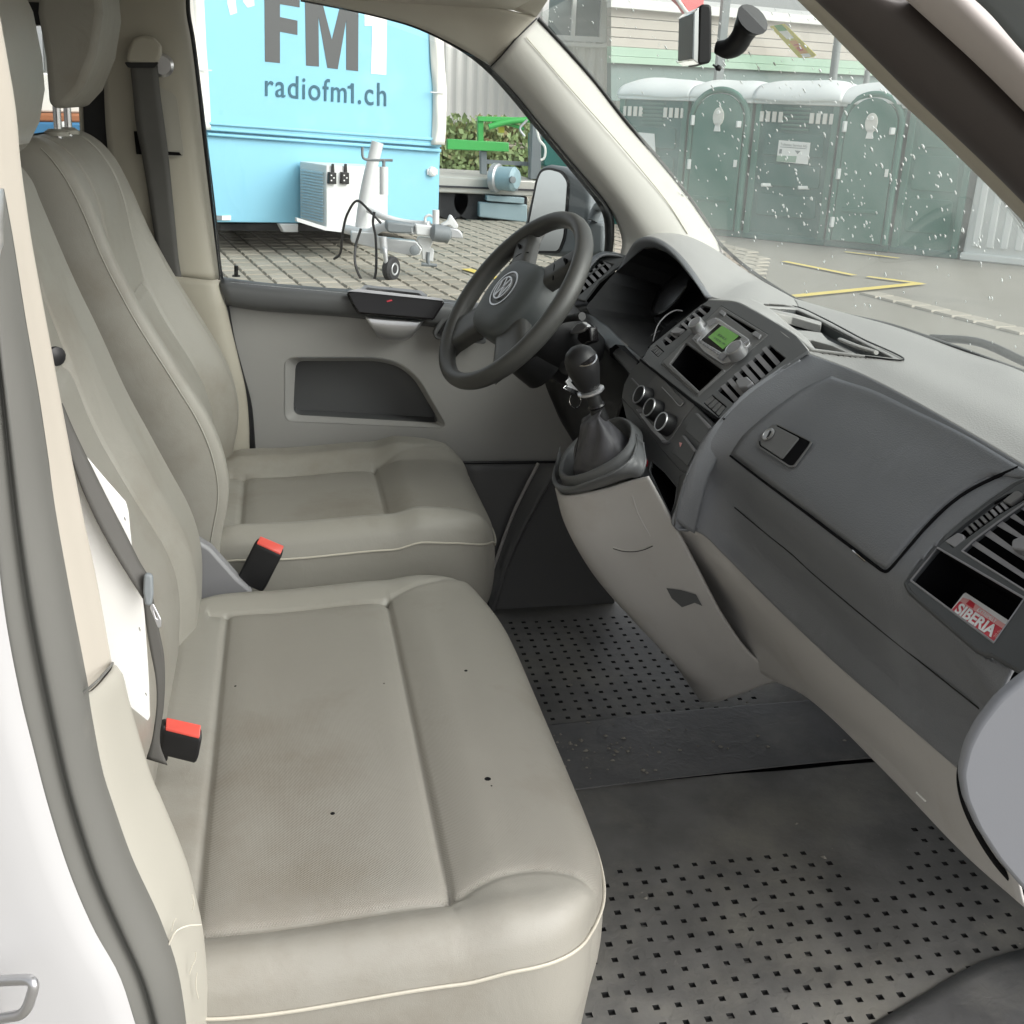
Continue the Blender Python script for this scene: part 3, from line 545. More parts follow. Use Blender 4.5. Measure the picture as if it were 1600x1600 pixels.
# ================================================================== SEATS
def ss(x,a,b): t=np.clip((x-a)/(b-a),0,1); return t*t*(3-2*t)
def cushion(parent,x0,x1,y0,y1,z,ins,nu,nv,r=.055,skirt=.13,bol=.018,k=.16,slope=.03,front=.01,cp=2):
    """ins=(xa,xb,ya,yb) insert seams; top cover with rolled edges, grooves at the seams, then piping and skirt"""
    us=np.linspace(-1,1,nu); vs=np.linspace(-1,1,nv)
    # denser near the rim
    U,Vv=np.meshgrid(us,vs); 
    X=U*np.sqrt(1-k*np.abs(Vv)**cp/2); Yv=Vv*np.sqrt(1-k*np.abs(U)**cp/2)
    cx,cy,hx,hy=(x0+x1)/2,(y0+y1)/2,(x1-x0)/2,(y1-y0)/2
    px=cx+X*hx; py=cy+Yv*hy
    d=np.minimum((1-np.abs(U))*hx,(1-np.abs(Vv))*hy); d=np.minimum(d,r)
    roll=-r*(1-np.sqrt(np.clip(1-((r-d)/r)**2,0,1)))
    xa,xb,ya,yb=ins
    dy=np.maximum(ya-py,py-yb); dx=np.maximum(xa-px,px-xb)
    bo=bol*ss(dy,0,.05)*ss(px,x0,x0+.1)*(1-.5*ss(px,xb,x1)) ; fr=front*ss(px,xb,xb+.06)-slope*ss(px,x1-.10,x1)*.4
    h=bo+fr+.010*ss(px,xb-.2,xb)
    h=h+.006*(1-((px-(xa+xb)/2)/(xb-xa)*2)**2)*(dx<0)*(dy<0)*(1-((py-(ya+yb)/2)/(yb-ya)*2)**4)
    w=.0042
    def gr(dist,on): return -.007*np.exp(-(dist/w)**2)*on-.004*np.exp(-(dist/.018)**2)*on
    on1=(px<xb+.002)*(px>xa-.03); h=h+gr(py-ya,on1)+gr(py-yb,on1)+gr(px-xb,(py>ya-.003)*(py<yb+.003))+gr(px-xa,(py>ya-.003)*(py<yb+.003))*.8
    # seams running on to the front edge, curving outwards
    t=np.clip((px-xb)/(x1-xb),0,1); yl=ya+.035*np.sin(math.pi*t)-.02*t; yr=yb+.07*t**.7
    h=h+.45*(gr(py-yl,px>xb)+gr(py-yr,px>xb))
    z_=z+h+roll
    top=np.stack([px,py,z_],2)
    wr=np.random.default_rng(3)
    perf=((py>yl)&(py<yr)&(px>xb))|((dx<0)&(dy<0))
    o=gridmesh('cushion_cover',top,'leather',parent,0)
    o.data.materials.append(M['perf'])
    pc=perf.reshape(-1); 
    mi=[]
    for p in o.data.polygons: mi.append(1 if all(pc[v] for v in p.vertices) else 0)
    o.data.polygons.foreach_set('material_index',mi)
    # rim loop
    rim=[top[0,j] for j in range(nu)]+[top[i,-1] for i in range(1,nv)]+[top[-1,j] for j in range(nu-2,-1,-1)]+[top[i,0] for i in range(nv-2,0,-1)]
    rim=np.array(rim); c=np.array([cx,cy,0]); out=(rim-c)*np.array([1,1,0]); 
    tube('piping',[p+np.array([(p[0]-cx)*.006,(p[1]-cy)*.004,0]) for p in rim[::3]],.0019,'pipe',parent,0,6,closed=True)
    rows=[rim-np.array([0,0,.0005])]
    for f,dz in ((1.006,-.02),(1.004,-.06),(.985,-.10),(.95,-skirt)):
        q=rim.copy(); q[:,0]=cx+(q[:,0]-cx)*f; q[:,1]=cy+(q[:,1]-cy)*(1-(1-f)*hx/hy); q[:,2]=z-r+dz; rows.append(q)
    R=np.array(rows); R=np.stack([cr(R[:,j],10) for j in range(R.shape[1])],1)
    gridmesh('cushion_skirt',R,'leather',parent,0,closed=True)
def backrest(parent,prof,y0,y1,zt,ins,dep=.045,th=.13,nz=120,ny=110,narrow=.03,seamz=.83,bolw=.10):
    """prof: list of (z,x) of the bolster crest, bottom to top"""
    zs=np.array([p[0] for p in prof]); xs=np.array([p[1] for p in prof]); zb=zs[0]
    ya,yb=ins; rt=.055; rows=[]; mi=[]
    for i in range(nz):
        t=i/(nz-1); s=t*(zt-zb+.045)
        if s<zt-zb-rt: z=zb+s; ph=0
        else: ph=min((s-(zt-zb-rt))/(.1),1)*math.pi/2; z=zt-rt+rt*math.sin(ph)
        ins_=rt*(1-math.cos(ph)); xc=np.interp(min(z,zs[-1]),zs,xs)
        # smooth profile
        xc=np.mean([np.interp(min(max(z+e,zs[0]),zs[-1]),zs,xs) for e in (-.03,-.015,0,.015,.03)])
        nar=narrow*ss(z,zb+.3,zt); a=y0+nar+ins_*.8; b=y1-nar-ins_*.8
        y=np.linspace(a,b,ny); dd=dep*(1-ss(z,zb+.35,zt-.06))
        q=np.minimum(y-a,b-y)
        rec=dd*ss(y,ya-bolw*.75,ya+.008)*(1-ss(y,yb-.008,yb+bolw*.75))
        x=xc-rec-ins_*.9
        rr=.013; dq=np.minimum(q,rr); x=x-(rr-np.sqrt(np.clip(rr**2-(rr-dq)**2,0,None)))*1.1
        yl=ya+.02*ss(z,seamz,zt); yr=yb-.02*ss(z,seamz,zt)
        for sy in (yl,yr): x=x-.006*np.exp(-((y-sy)/.0035)**2)-.002*np.exp(-((y-sy)/.012)**2)
        inn=(y>yl)&(y<yr); sz=seamz+.0*y
        x=x-(.008*np.exp(-((z-sz)/.006)**2)+.003*np.exp(-((z-sz)/.02)**2))*inn
        x=x+.006*inn*np.exp(-((z-zb-.18)/.1)**2)
        fr=np.stack([x,y,np.full_like(y,z)],1)
        xe=fr[-1,0]; xb_=xc-th*(1-.25*ss(z,zb,zt))+ins_*.9
        sd1=np.array([[xe+(xb_-xe)*u,b+.004*math.sin(u*math.pi),z] for u in np.linspace(.1,.9,8)])
        bk=np.array([[xb_-.012*math.sin(u*math.pi),b+(a-b)*u,z] for u in np.linspace(0,1,12)])
        sd2=np.array([[xb_+(fr[0,0]-xb_)*u,a-.004*math.sin(u*math.pi),z] for u in np.linspace(.1,.9,8)])
        rows.append(np.vstack([fr,sd1,bk,sd2]))
    G=np.array(rows); o=gridmesh('backrest_cover',G,'leather',parent,0,closed=True)
    me=o.data; bm=bmesh.new(); bm.from_mesh(me); bm.verts.ensure_lookup_table(); n=G.shape[1]
    bm.faces.new([bm.verts[(nz-1)*n+j] for j in range(n)]); bm.faces.new([bm.verts[j] for j in range(n)][::-1]); bmesh.ops.recalc_face_normals(bm,faces=bm.faces)
    for f in bm.faces: f.smooth=True
    bm.to_mesh(me); bm.free(); me.set_sharp_from_angle(angle=rad(60))
    # side piping line along the near front edge
    ln=[G[i,0]+np.array([-.003,-.0008,0]) for i in range(2,int(nz*.94),3)]; tube('side_seam',ln,.0013,'olive',parent,0,6,closed=False) if False else None
    P=np.array(ln); tube('side_seam',list(P),.0011,'olive',parent,60,6)
    P=np.array([G[i,ny-1]+np.array([-.003,.0008,0]) for i in range(2,int(nz*.94),3)]); tube('side_seam',list(P),.0011,'olive',parent,60,6)
def headrest(parent,poly,yc0,yc1,b=.03):
    o=prism('headrest',[at(x,y,y=yc0) for x,y in poly],(0,yc1-yc0,0),'leather',parent,b,5); return o
ds=thing('front_seat','single beige leather seat with raised bolsters beside the far door, behind the steering wheel','seat',(.2,.46,0))
cushion(ds,-.10,.485,.195,.745,.437,(.0,.272,.285,.60),120,110,r=.055,bol=.030,front=.015,k=.42,cp=6)
prof=[(.40,-.035),(.456,-.027),(.534,-.007),(.596,-.012),(.66,-.03),(.72,-.061),(.841,-.127),(.941,-.172),(.99,-.186),(1.062,-.215),(1.099,-.24)]
backrest(ds,prof,.195,.735,1.115,(.30,.61),dep=.052,seamz=.835,nz=170,ny=170)
headrest(ds,[(62,-60),(58,20),(70,90),(76,168),(100,170),(128,140),(150,85),(160,20),(152,-60),(130,-90),(85,-90)],.335,.575,.028)
for y in (.40,.50):
    p0=at(88,215,y=.46); tube('headrest_post',[(p0[0]+.012,y,1.05),(p0[0]+.018,y,1.22)],.0065,'chrome',ds,4,10)
    lathe('post_collar',[(.02,0),(.02,.006),(.012,.011),(.007,.011)],(p0[0]+.012,y,1.112),Z,'olive',ds,18)
bs=thing('passenger_bench','wide beige double passenger bench nearest the open doorway, lightly stained','seat',(.15,-.38,0))
cushion(bs,-.12,.445,-.808,.118,.398,(-.012,.248,-.738,.015),150,240,r=.055,bol=.008,front=.008,skirt=.2,k=.55,cp=7)
prof=[(.36,-.06),(.40,-.055),(.482,-.050),(.55,-.062),(.616,-.092),(.753,-.150),(.85,-.18),(.919,-.205),(1.02,-.235),(1.07,-.25)]
backrest(bs,prof,-.82,.10,1.105,(-.70,-.10),dep=.022,th=.12,seamz=.835,ny=240,nz=170)
headrest(bs,[(-70,-60),(30,-40),(58,20),(72,90),(76,140),(68,190),(52,222),(32,246),(-40,240),(-90,120)],-.16,-.42,.03)
bcast=caster([c for c in bs.children if c.name.startswith('cushion_cover')][0])
# wear marks on the cushion: a burn hole and small spots
for x,y,r in ((762,1217,.0045),(520,1271,.003),(728,1048,.0028),(368,1072,.0018),(600,1068,.0012),(768,1228,.0012)):
    c=bcast(x,y); lathe('burn_mark',[(r,0),(r*.8,.0008),(r*.4,.0009)],c+np.array([0,0,-.0003]),Z,'deep',bs,10)
# hinge cover and buckles
hc=prism('hinge_cover',[at(x,y,y=.135) for x,y in ((298,838),(330,858),(372,905),(395,925),(385,960),(300,960),(280,900))],(0,.03,0),'btn',ds,.006)
def buckle(name,lab,face,down,depth,n):
    t=thing(name,lab,'belt buckle',face[0],'seat belt buckles')
    F0=[np.array(p) for p in face]; prism('housing',F0,down,'black',t,.004)
    c=sum(F0)/4; up_=-np.array(down)/np.linalg.norm(down)
    q=[c+(p-c)*.86+up_*.0005 for p in F0]; prism('release_button',q,up_*.003,'red',t,.0015)
    a=[c+(q[i]-c)*.75 for i in range(4)]; 
    s=[q[0]*.8+q[3]*.2,q[1]*.8+q[2]*.2,q[1]*.62+q[2]*.38,q[0]*.62+q[3]*.38]; 
    return t
b1=buckle('seat_belt_buckle','black buckle with a red release button standing up between the bench backrest and its cushion',[at(255,1122,y=-.475),at(318,1136,y=-.49),at(315,1158,y=-.50),at(254,1143,y=-.485)],at(306,1196,y=-.50)-at(313,1158,y=-.50),.05,None)
b2=buckle('seat_belt_buckle','black buckle with a red release button leaning between the driver\'s seat and the bench',[at(403,838,y=.16),at(446,856,y=.15),at(440,870,y=.14),at(397,850,y=.15)],at(368,908,y=.155)-at(397,850,y=.155),.05,None)
for b in (b1,b2): pass
tube('buckle_stalk',[at(372,905,y=.155),at(360,925,y=.15),at(350,950,y=.15)],.012,'black',b2,6,8,flat=.5)
prism('buckle_boot',[at(258,1134,y=-.485),at(244,1138,y=-.48),at(236,1182,y=-.48),at(262,1192,y=-.485)],(0,.02,0),'black',b1,.003)
# driver's belt on the middle pillar
db=thing('driver_seat_belt','dark seat belt hanging from its shoulder anchor on the far middle pillar','seat belt',at(235,60,y=.73))
def ribbon(name,pts,w,m,parent,n=40,th=.0016):
    """pts: (left point,right point) pairs"""
    L=cr([p[0] for p in pts],n); R=cr([p[1] for p in pts],n)
    return gridmesh(name,np.stack([L,(L*.75+R*.25),(L+R)/2,(L*.25+R*.75),R],1),m,parent,th)
ribbon('webbing',[(at(a,y1,y=d),at(b,y1,y=d+.004)) for a,b,y1,d in ((203,246,100,.728),(208,251,150,.73),(213,258,200,.735),(221,263,240,.742),(231,269,300,.748),(240,275,360,.748),(247,280,410,.748),(258,292,470,.748))],0,'web',db)
pa_=Pl(at(225,80,y=.725),(1,0,0),(.0,0,1))
plate('anchor_cover',pa_,[(196,98),(200,78),(207,60),(222,54),(240,58),(252,72),(252,84),(246,98)],'beige',db,t=.022,b=.006,r=.008)
lathe('anchor_disc',[(.022,0),(.022,.010),(.017,.014),(.0,.014)],at(254,102,y=.755),(0,-1,0),'silver',db,28)
plate('anchor_slot',pa_,[(194,97),(200,106),(242,106),(248,97)],'black',db,t=.02,off=-.003,r=.004)
# passenger belt near the doorway
pb=thing('passenger_seat_belt','grey seat belt with metal tongue hanging down along the near side of the bench backrest','seat belt',at(235,940,y=-.74))
ribbon('webbing',[(at(a,y1,y=-.765),at(b,y2,y=-.755)) for a,y1,b,y2 in ((84,640,98,630),(104,690,116,672),(128,760,150,742),(150,810,172,786),(178,862,196,832),(205,905,220,880),(224,935,236,905))],0,'web',pb)
ribbon('webbing',[(at(a,y1,y=-.752),at(b,y2,y=-.748)) for a,y1,b,y2 in ((224,925,236,915),(230,985,249,985),(236,1020,256,1020),(244,1060,258,1060),(246,1100,256,1105),(240,1150,250,1160),(229,1186,262,1196))],0,'web',pb)
tp=Pl(at(235,935,y=-.77),(1,0,0),(0,.2,1))
plate('tongue',tp,[(224,900),(228,896),(238,899),(239,930),(236,948),(226,946),(223,925)],'mgrey',pb,t=.008,b=.002,r=.003)
plate('tongue_blade',tp,[(236,944),(240,944),(252,968),(252,980),(247,982),(234,950)],'silver',pb,t=.0025,b=.0006,r=.002,holes=[[(240,954),(243,956),(247,968),(244,966)]])
lathe('belt_button',[(.008,0),(.008,.004),(.004,.006),(0,.006)],at(85,556,y=-.72),(.7,-.7,0),'black',pb,14)
# white card leaning beside the bench
wc=Pl(at(200,950,y=-.752),(1,.0,.0),(-.0,0,1))
o=plate('white_card',wc,[(112,700),(133,713),(160,745),(196,786),(200,800),(203,830),(206,862),(222,930),(226,960),(232,1060),(234,1120),(231,1126),(206,1106),(150,1040),(110,900)],'card',None,holes=[[(193,809),(195,808),(197,813),(195,814)],[(216,981),(218,980),(220,986),(218,987)],[(226,1083),(228,1082),(230,1087),(228,1088)]],t=.003)
tag(o,'stiff white card with punched holes, stuck between the bench backrest and the door pillar','card')
# ================================================================== FLOOR MATS
def holemat(name,lab,xr,yr,mask,m,z,hs=.0098,pitch=.0325,offx=0,offy=0,depth=.005):
    V=[];F=[]; idx={}
    def vt(x,y,zz):
        k=(round(x,5),round(y,5),round(zz,5))
        if k not in idx: idx[k]=len(V); V.append((x,y,zz))
        return idx[k]
    nx=int((xr[1]-xr[0])/pitch); ny=int((yr[1]-yr[0])/pitch); mats=[]
    for i in range(nx):
        for j in range(ny):
            x0=xr[0]+i*pitch; y0=yr[0]+j*pitch; x1,y1=x0+pitch,y0+pitch
            zf=lambda x,y: z+.0016*math.sin(x*9+1)*math.sin(y*7)+.0012*math.sin(x*23)*math.cos(y*19)
            a=[vt(x0,y0,zf(x0,y0)),vt(x1,y0,zf(x1,y0)),vt(x1,y1,zf(x1,y1)),vt(x0,y1,zf(x0,y1))]
            cx,cy=(x0+x1)/2,(y0+y1)/2
            if mask(cx,cy):
                h=hs/2*(.86+.2*rng.random()); zc=zf(cx,cy); b=[vt(cx-h,cy-h,zc),vt(cx+h,cy-h,zc),vt(cx+h,cy+h,zc),vt(cx-h,cy+h,zc)]; g=h*.92
                d=[vt(cx-g,cy-g,zc-depth),vt(cx+g,cy-g,zc-depth),vt(cx+g,cy+g,zc-depth),vt(cx-g,cy+g,zc-depth)]
                for k in range(4):
                    F.append((a[k],a[(k+1)%4],b[(k+1)%4],b[k])); mats.append(0); F.append((b[k],b[(k+1)%4],d[(k+1)%4],d[k])); mats.append(1)
                F.append(tuple(d)); mats.append(0 if rng.random()<.12 else 1)
            else: F.append(tuple(a)); mats.append(0)
    o=mk(name,V,F,m,None); o.data.materials.append(M['holes']); o.data.polygons.foreach_set('material_index',mats); tag(o,lab,'floor mat','rubber mats on the cab floor'); return o
def near(x,y): return y<-.225-.12*ss(x,.95,1.0)+.17*ss(x,1.02,1.2) and y<.0 and (x<1.22) and not (y<-.60 and x>.72) and not (y<-.53 and x>.95)
holemat('floor_mat','worn black rubber mat with rows of square holes in the near passenger footwell',(.30,1.28),(-.80,.02),near,'mat',.008)
def far(x,y): return x<1.06 and y<1.3
holemat('floor_mat','dusty black rubber mat with square holes in the far driver\'s footwell',(.30,1.28),(.18,.84),lambda x,y: .56<x<1.08 and y<.72,'mat',.004)
# smooth worn strip lying over the middle of the floor
rows=[]
for yy,xa in ((-.005,0),(.02,.0),(.06,.0),(.12,.01),(.20,.03),(.225,.04)):
    rows.append([(x,yy+.03*math.sin((x-.5)*2.2)+.0,.0108+.0004*math.sin(x*13+yy*9)) for x in (.3,.5,.7,.9,1.1,1.3)])
o=patch('centre_mat',rows,'mats',None,60,40,.0015); tag(o,'smooth blue-grey rubber strip with mud crumbs lying between the two footwells','floor mat','rubber mats on the cab floor')
V=[];F=[]
for i in range(260):
    c=np.array([.68+.25*rng.normal()*.45,.12+.05*rng.normal(),.0115]) if i<150 else np.array([.4+.85*rng.random(),-.7+1.3*rng.random(),.012])
    s=.0008+.0045*rng.random()**4; k=len(V); a=rng.random()*6
    for j in range(5): V.append(c+np.array([math.cos(a+j*1.256)*s*(.6+rng.random()),math.sin(a+j*1.256)*s*(.6+rng.random()),0]))
    V.append(c+np.array([0,0,s*.7])); F+=[(k+j,k+(j+1)%5,k+5) for j in range(5)]
o=mk('mud_crumbs',V,F,'dirt'); o['kind']='stuff'
# small drilled holes in the centre strip
V=[];F=[]
for i in range(9):
    for j in range(7):
        if rng.random()<.3: continue
        cx,cy=.60+i*.045+.01*j,-.10+j*.038; h=.0048; k=len(V)
        V+=[(cx-h,cy-h,.0172),(cx+h,cy-h,.0172),(cx+h,cy+h,.0172),(cx-h,cy+h,.0172)]; F.append((k,k+1,k+2,k+3))
# door sill step bottom right
patch('sill_trim',[[(.70,-.66,.012),(.82,-.62,.012),(.95,-.57,.012),(1.08,-.52,.012),(1.25,-.49,.012)],[(.70,-.74,.016),(.82,-.72,.016),(.95,-.68,.016),(1.1,-.64,.016),(1.25,-.62,.016)],[(.70,-.86,.01),(.82,-.86,.01),(.95,-.86,.01),(1.1,-.86,.01),(1.25,-.86,.01)]],'mats',van,24,12,.004)
# ================================================================== DASHBOARD
da=thing('dashboard','full-width grey dashboard with hooded dial recess, radio stack, glovebox and end vents','dashboard',(1.0,0,.5))
# top pad, passenger side and centre (windscreen edge -> roll-over), tray hole cut below
T=[np.array(at(1264,553,y=-.15)),at(1330,578,x=.885),at(1400,612,x=.885),at(1500,668,x=.882),at(1600,728,x=.876),np.array([.868,-.72,.842]),np.array([.85,-.85,.835])]
Wd=[at(1240,466,x=1.15),at(1320,489,x=1.15),at(1400,511,x=1.15),at(1500,546,x=1.145),at(1600,582,x=1.13),np.array([1.09,-.5,.845]),np.array([1.0,-.84,.85])]
Tm=[(a*.5+b*.5)+np.array([0,0,.012]) for a,b in zip(T,Wd)]
T0=cr([at(1151,473,y=.10),at(1200,504,y=-.03),at(1240,533,y=-.12),at(1264,553,y=-.15)],12)
W0=cr([at(1152,416,x=1.12),at(1190,440,x=1.14),at(1240,466,x=1.15)],12)
top=patch('top_pad',[[p for p in T],[a*.8+b*.2+np.array([0,0,.012]) for a,b in zip(T,Wd)],Tm,[a*.2+b*.8+np.array([0,0,.008]) for a,b in zip(T,Wd)],Wd],'dashtop_glare',da,160,60,.004)
ho=Y([(978,425,.74),(982,400,.73),(988,382,.71),(1000,372,.68),(1018,370,.62),(1038,378,.55),(1060,396,.46),(1082,422,.35),(1098,445,.26),(1112,464,.17)])
FR=ho+[at(1151,473,y=.10),at(1200,504,y=-.03),at(1240,533,y=-.12),np.array(T[0])]
HF=cr(FR,90); HB=cr([at(1127,392,y=.83),at(1129,396,y=.82),at(1132,399,x=1.08),at(1136,402,x=1.09),at(1141,406,x=1.10),at(1148,411,x=1.11),at(1160,419,x=1.12),at(1175,429,x=1.13),at(1200,444,x=1.14),at(1222,456,x=1.148),Wd[0]],90)
bl=np.clip(1-np.arange(90)/62.,0,1)[:,None]**.7
HR=[HF+(HB-HF)*f+np.array([0,0,1.])*(.024*math.sin(math.pi*f**.8))*bl+np.array([0,0,1.])*.012*math.sin(math.pi*f)*(1-bl) for f in np.linspace(0,1,9)]
ctop=gridmesh('top_pad',surf(HR,180,70),'dashtop_glare',da,.004)
def well(name,pl,loop,depth,m,par,off=.0,shrink=.85,dx=(0,0)):
    a=[pl.at(x,y,off) for x,y in loop]; c=sum(a)/len(a); b_=[c+(p-c)*shrink-pl.N*depth+pl.U*dx[0]+pl.V*dx[1] for p in a]; n=len(a)
    return mk(name,a+b_,[(i,(i+1)%n,n+(i+1)%n,n+i) for i in range(n)]+[tuple(range(n,2*n))],m,par)
# centre storage tray (two dark wells with a divider), let into the pad
ct=caster(top); ct2=caster(ctop)
def onpad(x,y,l=0.):
    p=ct(x,y,l)
    return p if p is not None else (ct2(x,y,l) if ct2(x,y,l) is not None else at(x,y,z=.868+l))
tri=[onpad(1215,497,.0),onpad(1395,556,.0),onpad(1275,500,.0)]
tq=P3(*tri)
ti=[(1176,481),(1244,485),(1281,502),(1340,533),(1396,561),(1352,556),(1274,546),(1252,529),(1228,512)]
to=[(1166,477),(1245,481),(1284,498),(1344,530),(1410,565),(1352,559),(1268,549),(1247,531),(1223,513)]
TL=[onpad(x,y) for x,y in to]
for o_ in (top,ctop): carve(o_,tq,TL,.001)
ro_=[onpad(x,y,.0015) for x,y in to]; rI=[onpad(x,y,.0012) for x,y in ti]
rd_=[p+np.array([0,0,-.018]) for p in rI]
def dens(L): return np.array([L[i]+(L[(i+1)%len(L)]-L[i])*t for i in range(len(L)) for t in np.linspace(0,1,8,endpoint=False)]+[L[0]])
LO=dens(ro_); LI=dens(rI); LD=dens(rd_); nn=len(LO)
gridmesh('tray_surround',np.array([LO+np.array([0,0,-.002]),LO,(LO+LI)/2+np.array([0,0,.0008]),LI,LI+np.array([0,0,-.004])]),'dashtop_glare',da,0)
mk('tray_well',list(LI)+list(LD),[(i,i+1,nn+i+1,nn+i) for i in range(nn-1)]+[tuple(range(nn,2*nn-1))],'hub',da)
def divp(l,h=.0,m='dashtop_glare'): prism('tray_divider',[onpad(x,y)+Z*h for x,y in l],-Z*.014,m,da,.001)
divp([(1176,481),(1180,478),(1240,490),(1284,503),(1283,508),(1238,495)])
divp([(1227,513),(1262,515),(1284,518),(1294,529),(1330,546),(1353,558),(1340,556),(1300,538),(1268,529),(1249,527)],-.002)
tube('tray_clip',[onpad(1313,534)+Z*.003,onpad(1340,546)+Z*.004,onpad(1369,553)+Z*.002],.0055,'dashtop_glare',da,12,8,flat=.6)
tube('tray_edge',[onpad(x,y,.0022) for x,y in to[:6]],.0013,'black',da,40,6)
# passenger face: glovebox zone and below
ry=[(1264,553),(1230,567),(1185,603),(1147,632),(1122,662),(1100,692),(1072,742),(1060,785),(1053,824)]
R0=T
R1=[at(1205,587,y=-.15),(.858,-.24,.822),(.866,-.4,.824),(.866,-.6,.824),(.86,-.72,.82),(.845,-.85,.81)]
R2=[at(1147,632,y=-.15),(.815,-.23,.775),(.826,-.4,.778),(.828,-.6,.778),(.82,-.72,.775),(.81,-.85,.77)]
R3=[at(1100,692,y=-.15),at(1143,712,x=.748),at(1260,803,x=.768),at(1385,895,x=.772),at(1480,962,x=.772),(.76,-.85,.68)]
R4=[at(1080,726,y=-.15),at(1112,752,x=.735),at(1150,782,x=.760),at(1260,886,x=.785),at(1400,1004,x=.795),at(1530,1106,x=.803),(.79,-.86,.60)]
R5=[at(1060,785,y=-.15),at(1090,800,x=.715),at(1118,820,x=.74),at(1150,844,x=.765),at(1230,907,x=.795),at(1350,1020,x=.812),at(1460,1120,x=.815),at(1520,1168,x=.808)]
R6=[at(1052,822,y=-.15),at(1075,826,x=.702),at(1096,834,x=.722),at(1130,866,x=.748),at(1200,937,x=.782),at(1300,1032,x=.808),at(1400,1118,x=.812),at(1502,1206,x=.805)]
R7=[at(1051,822,y=-.15)+np.array([.06,0,0]),at(1075,826,x=.702)+np.array([.055,0,-.0]),at(1096,834,x=.722)+np.array([.05,0,-.0]),at(1130,866,x=.748)+np.array([.05,0,-.0]),at(1200,935,x=.782)+np.array([.05,0,0]),at(1300,1032,x=.808)+np.array([.05,0,0]),at(1400,1118,x=.812)+np.array([.05,0,0]),at(1502,1206,x=.805)+np.array([.05,0,0])]
PG=surf([R0,R1,R2,R3,R4,R5,R6,R7],160,150)
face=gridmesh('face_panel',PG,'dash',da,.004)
from mathutils.bvhtree import BVHTree
bv=BVHTree.FromPolygons([tuple(v) for v in PG.reshape(-1,3)],[tuple(f.vertices) for f in face.data.polygons])
def onface(px,py,lift=.0):
    d=ray(px,py); d=d/np.linalg.norm(d); h=bv.ray_cast(Vector(CC),Vector(d))
    if h[0] is None: return at(px,py,x=.8)
    n=np.array(h[1]); 
    if n.dot(-d)<0: n=-n
    return np.array(h[0])+n*lift
# glovebox lid: proud sheet following the face with a dark gap round it
gap=[(1141,712),(1180,742),(1220,772),(1262,803),(1300,832),(1340,862),(1366,882),(1385,893),(1396,884),(1420,856),(1446,826),(1476,796),(1510,770),(1550,749),(1592,731)]
tube('lid_gap',[onface(x,y,.0004) for x,y in gap],[.0016,.002,.002,.0022,.0022,.0022,.0022,.0026,.0026,.0026],'deep',da,120,6)
lid_lo=[(1142,709),(1180,738),(1220,768),(1262,799),(1300,828),(1340,858),(1366,878),(1384,889)]
LB=cr([onface(x,y,.003) for x,y in lid_lo],40)
right=[(1384,889),(1394,879),(1417,851),(1443,821),(1473,791),(1507,766),(1547,744),(1597,724)]
RB=cr([onface(x,y,.003) for x,y in right],24)
LF=cr([onface(x,y,.003) for x,y in ((1142,709),(1162,680),(1190,655),(1225,628),(1262,604),(1300,588))],24)
TP=cr([onface(x,y,.003) for x,y in ((1300,588),(1360,608),(1430,641),(1520,686),(1597,724))],40)
# Coons patch
nu,nv=40,24; C_=np.zeros((nv,nu,3))
for i in range(nv):
    for j in range(nu):
        u=j/(nu-1); v=i/(nv-1)
        C_[i,j]=(1-v)*LB[j]+v*TP[j]+(1-u)*LF[i]+u*RB[i]-((1-u)*(1-v)*LB[0]+u*(1-v)*LB[-1]+(1-u)*v*LF[-1]+u*v*RB[-1])
for i in range(nv):
    for j in range(nu):
        p=C_[i,j]; h=bv.find_nearest(Vector(p)); n=np.array(h[1]); n=n if n.dot(CC-p)>0 else -n; e=min(i,nv-1-i,j,nu-1-j); C_[i,j]=np.array(h[0])+n*(.0022 if e>0 else .0008)
gl=gridmesh('glovebox_lid',C_,'dash',da,.002)
# crease line under the lid
tube('crease',[onface(x,y,.0004) for x,y in ((1148,793),(1190,828),(1236,865),(1272,898),(1353,966),(1433,1030),(1530,1107))],.0009,'black',da,60,6)
# latch: black plate as the recess's painted shade, paddle and lock
lp=P3(onface(1200,690,.0035),onface(1255,720,.0035),onface(1225,665,.0035))
lo_=[(1184,676),(1188,668),(1196,663),(1208,661),(1266,690),(1263,696),(1240,727),(1233,727),(1186,696)]
plate('latch_recess_shade',lp,lo_,'deep',gl,t=.012,off=.0005,r=.003)
plate('latch_rim',lp,[(1182,676),(1187,666),(1196,661),(1209,659),(1269,690),(1264,698),(1241,730),(1232,730),(1184,698)],'bezel',gl,holes=[lo_],t=.0018,off=.0016,r=.003,b=.0004)
plate('latch_paddle',lp,[(1187,677),(1191,669),(1198,664),(1208,663),(1248,684),(1221,717),(1188,695)],'bezel',gl,t=.004,off=.0028,b=.0008,r=.003)
c=lp.at(1201,679,.004); lathe('lock_cylinder',[(.0105,0),(.0105,.002),(.0085,.003),(.0082,.0018),(0,.0018)],c,lp.N,'silver',gl,28)
plate('key_slot',lp,[(1199,686),(1197,684),(1203,672),(1205,674)],'black',gl,t=.001,off=.0065)
# bright chip on the lid edge
tube('edge_chip',[onface(1336,861,.003),onface(1346,869,.004),onface(1356,878,.003)],.0012,'chrome',da,8,6)
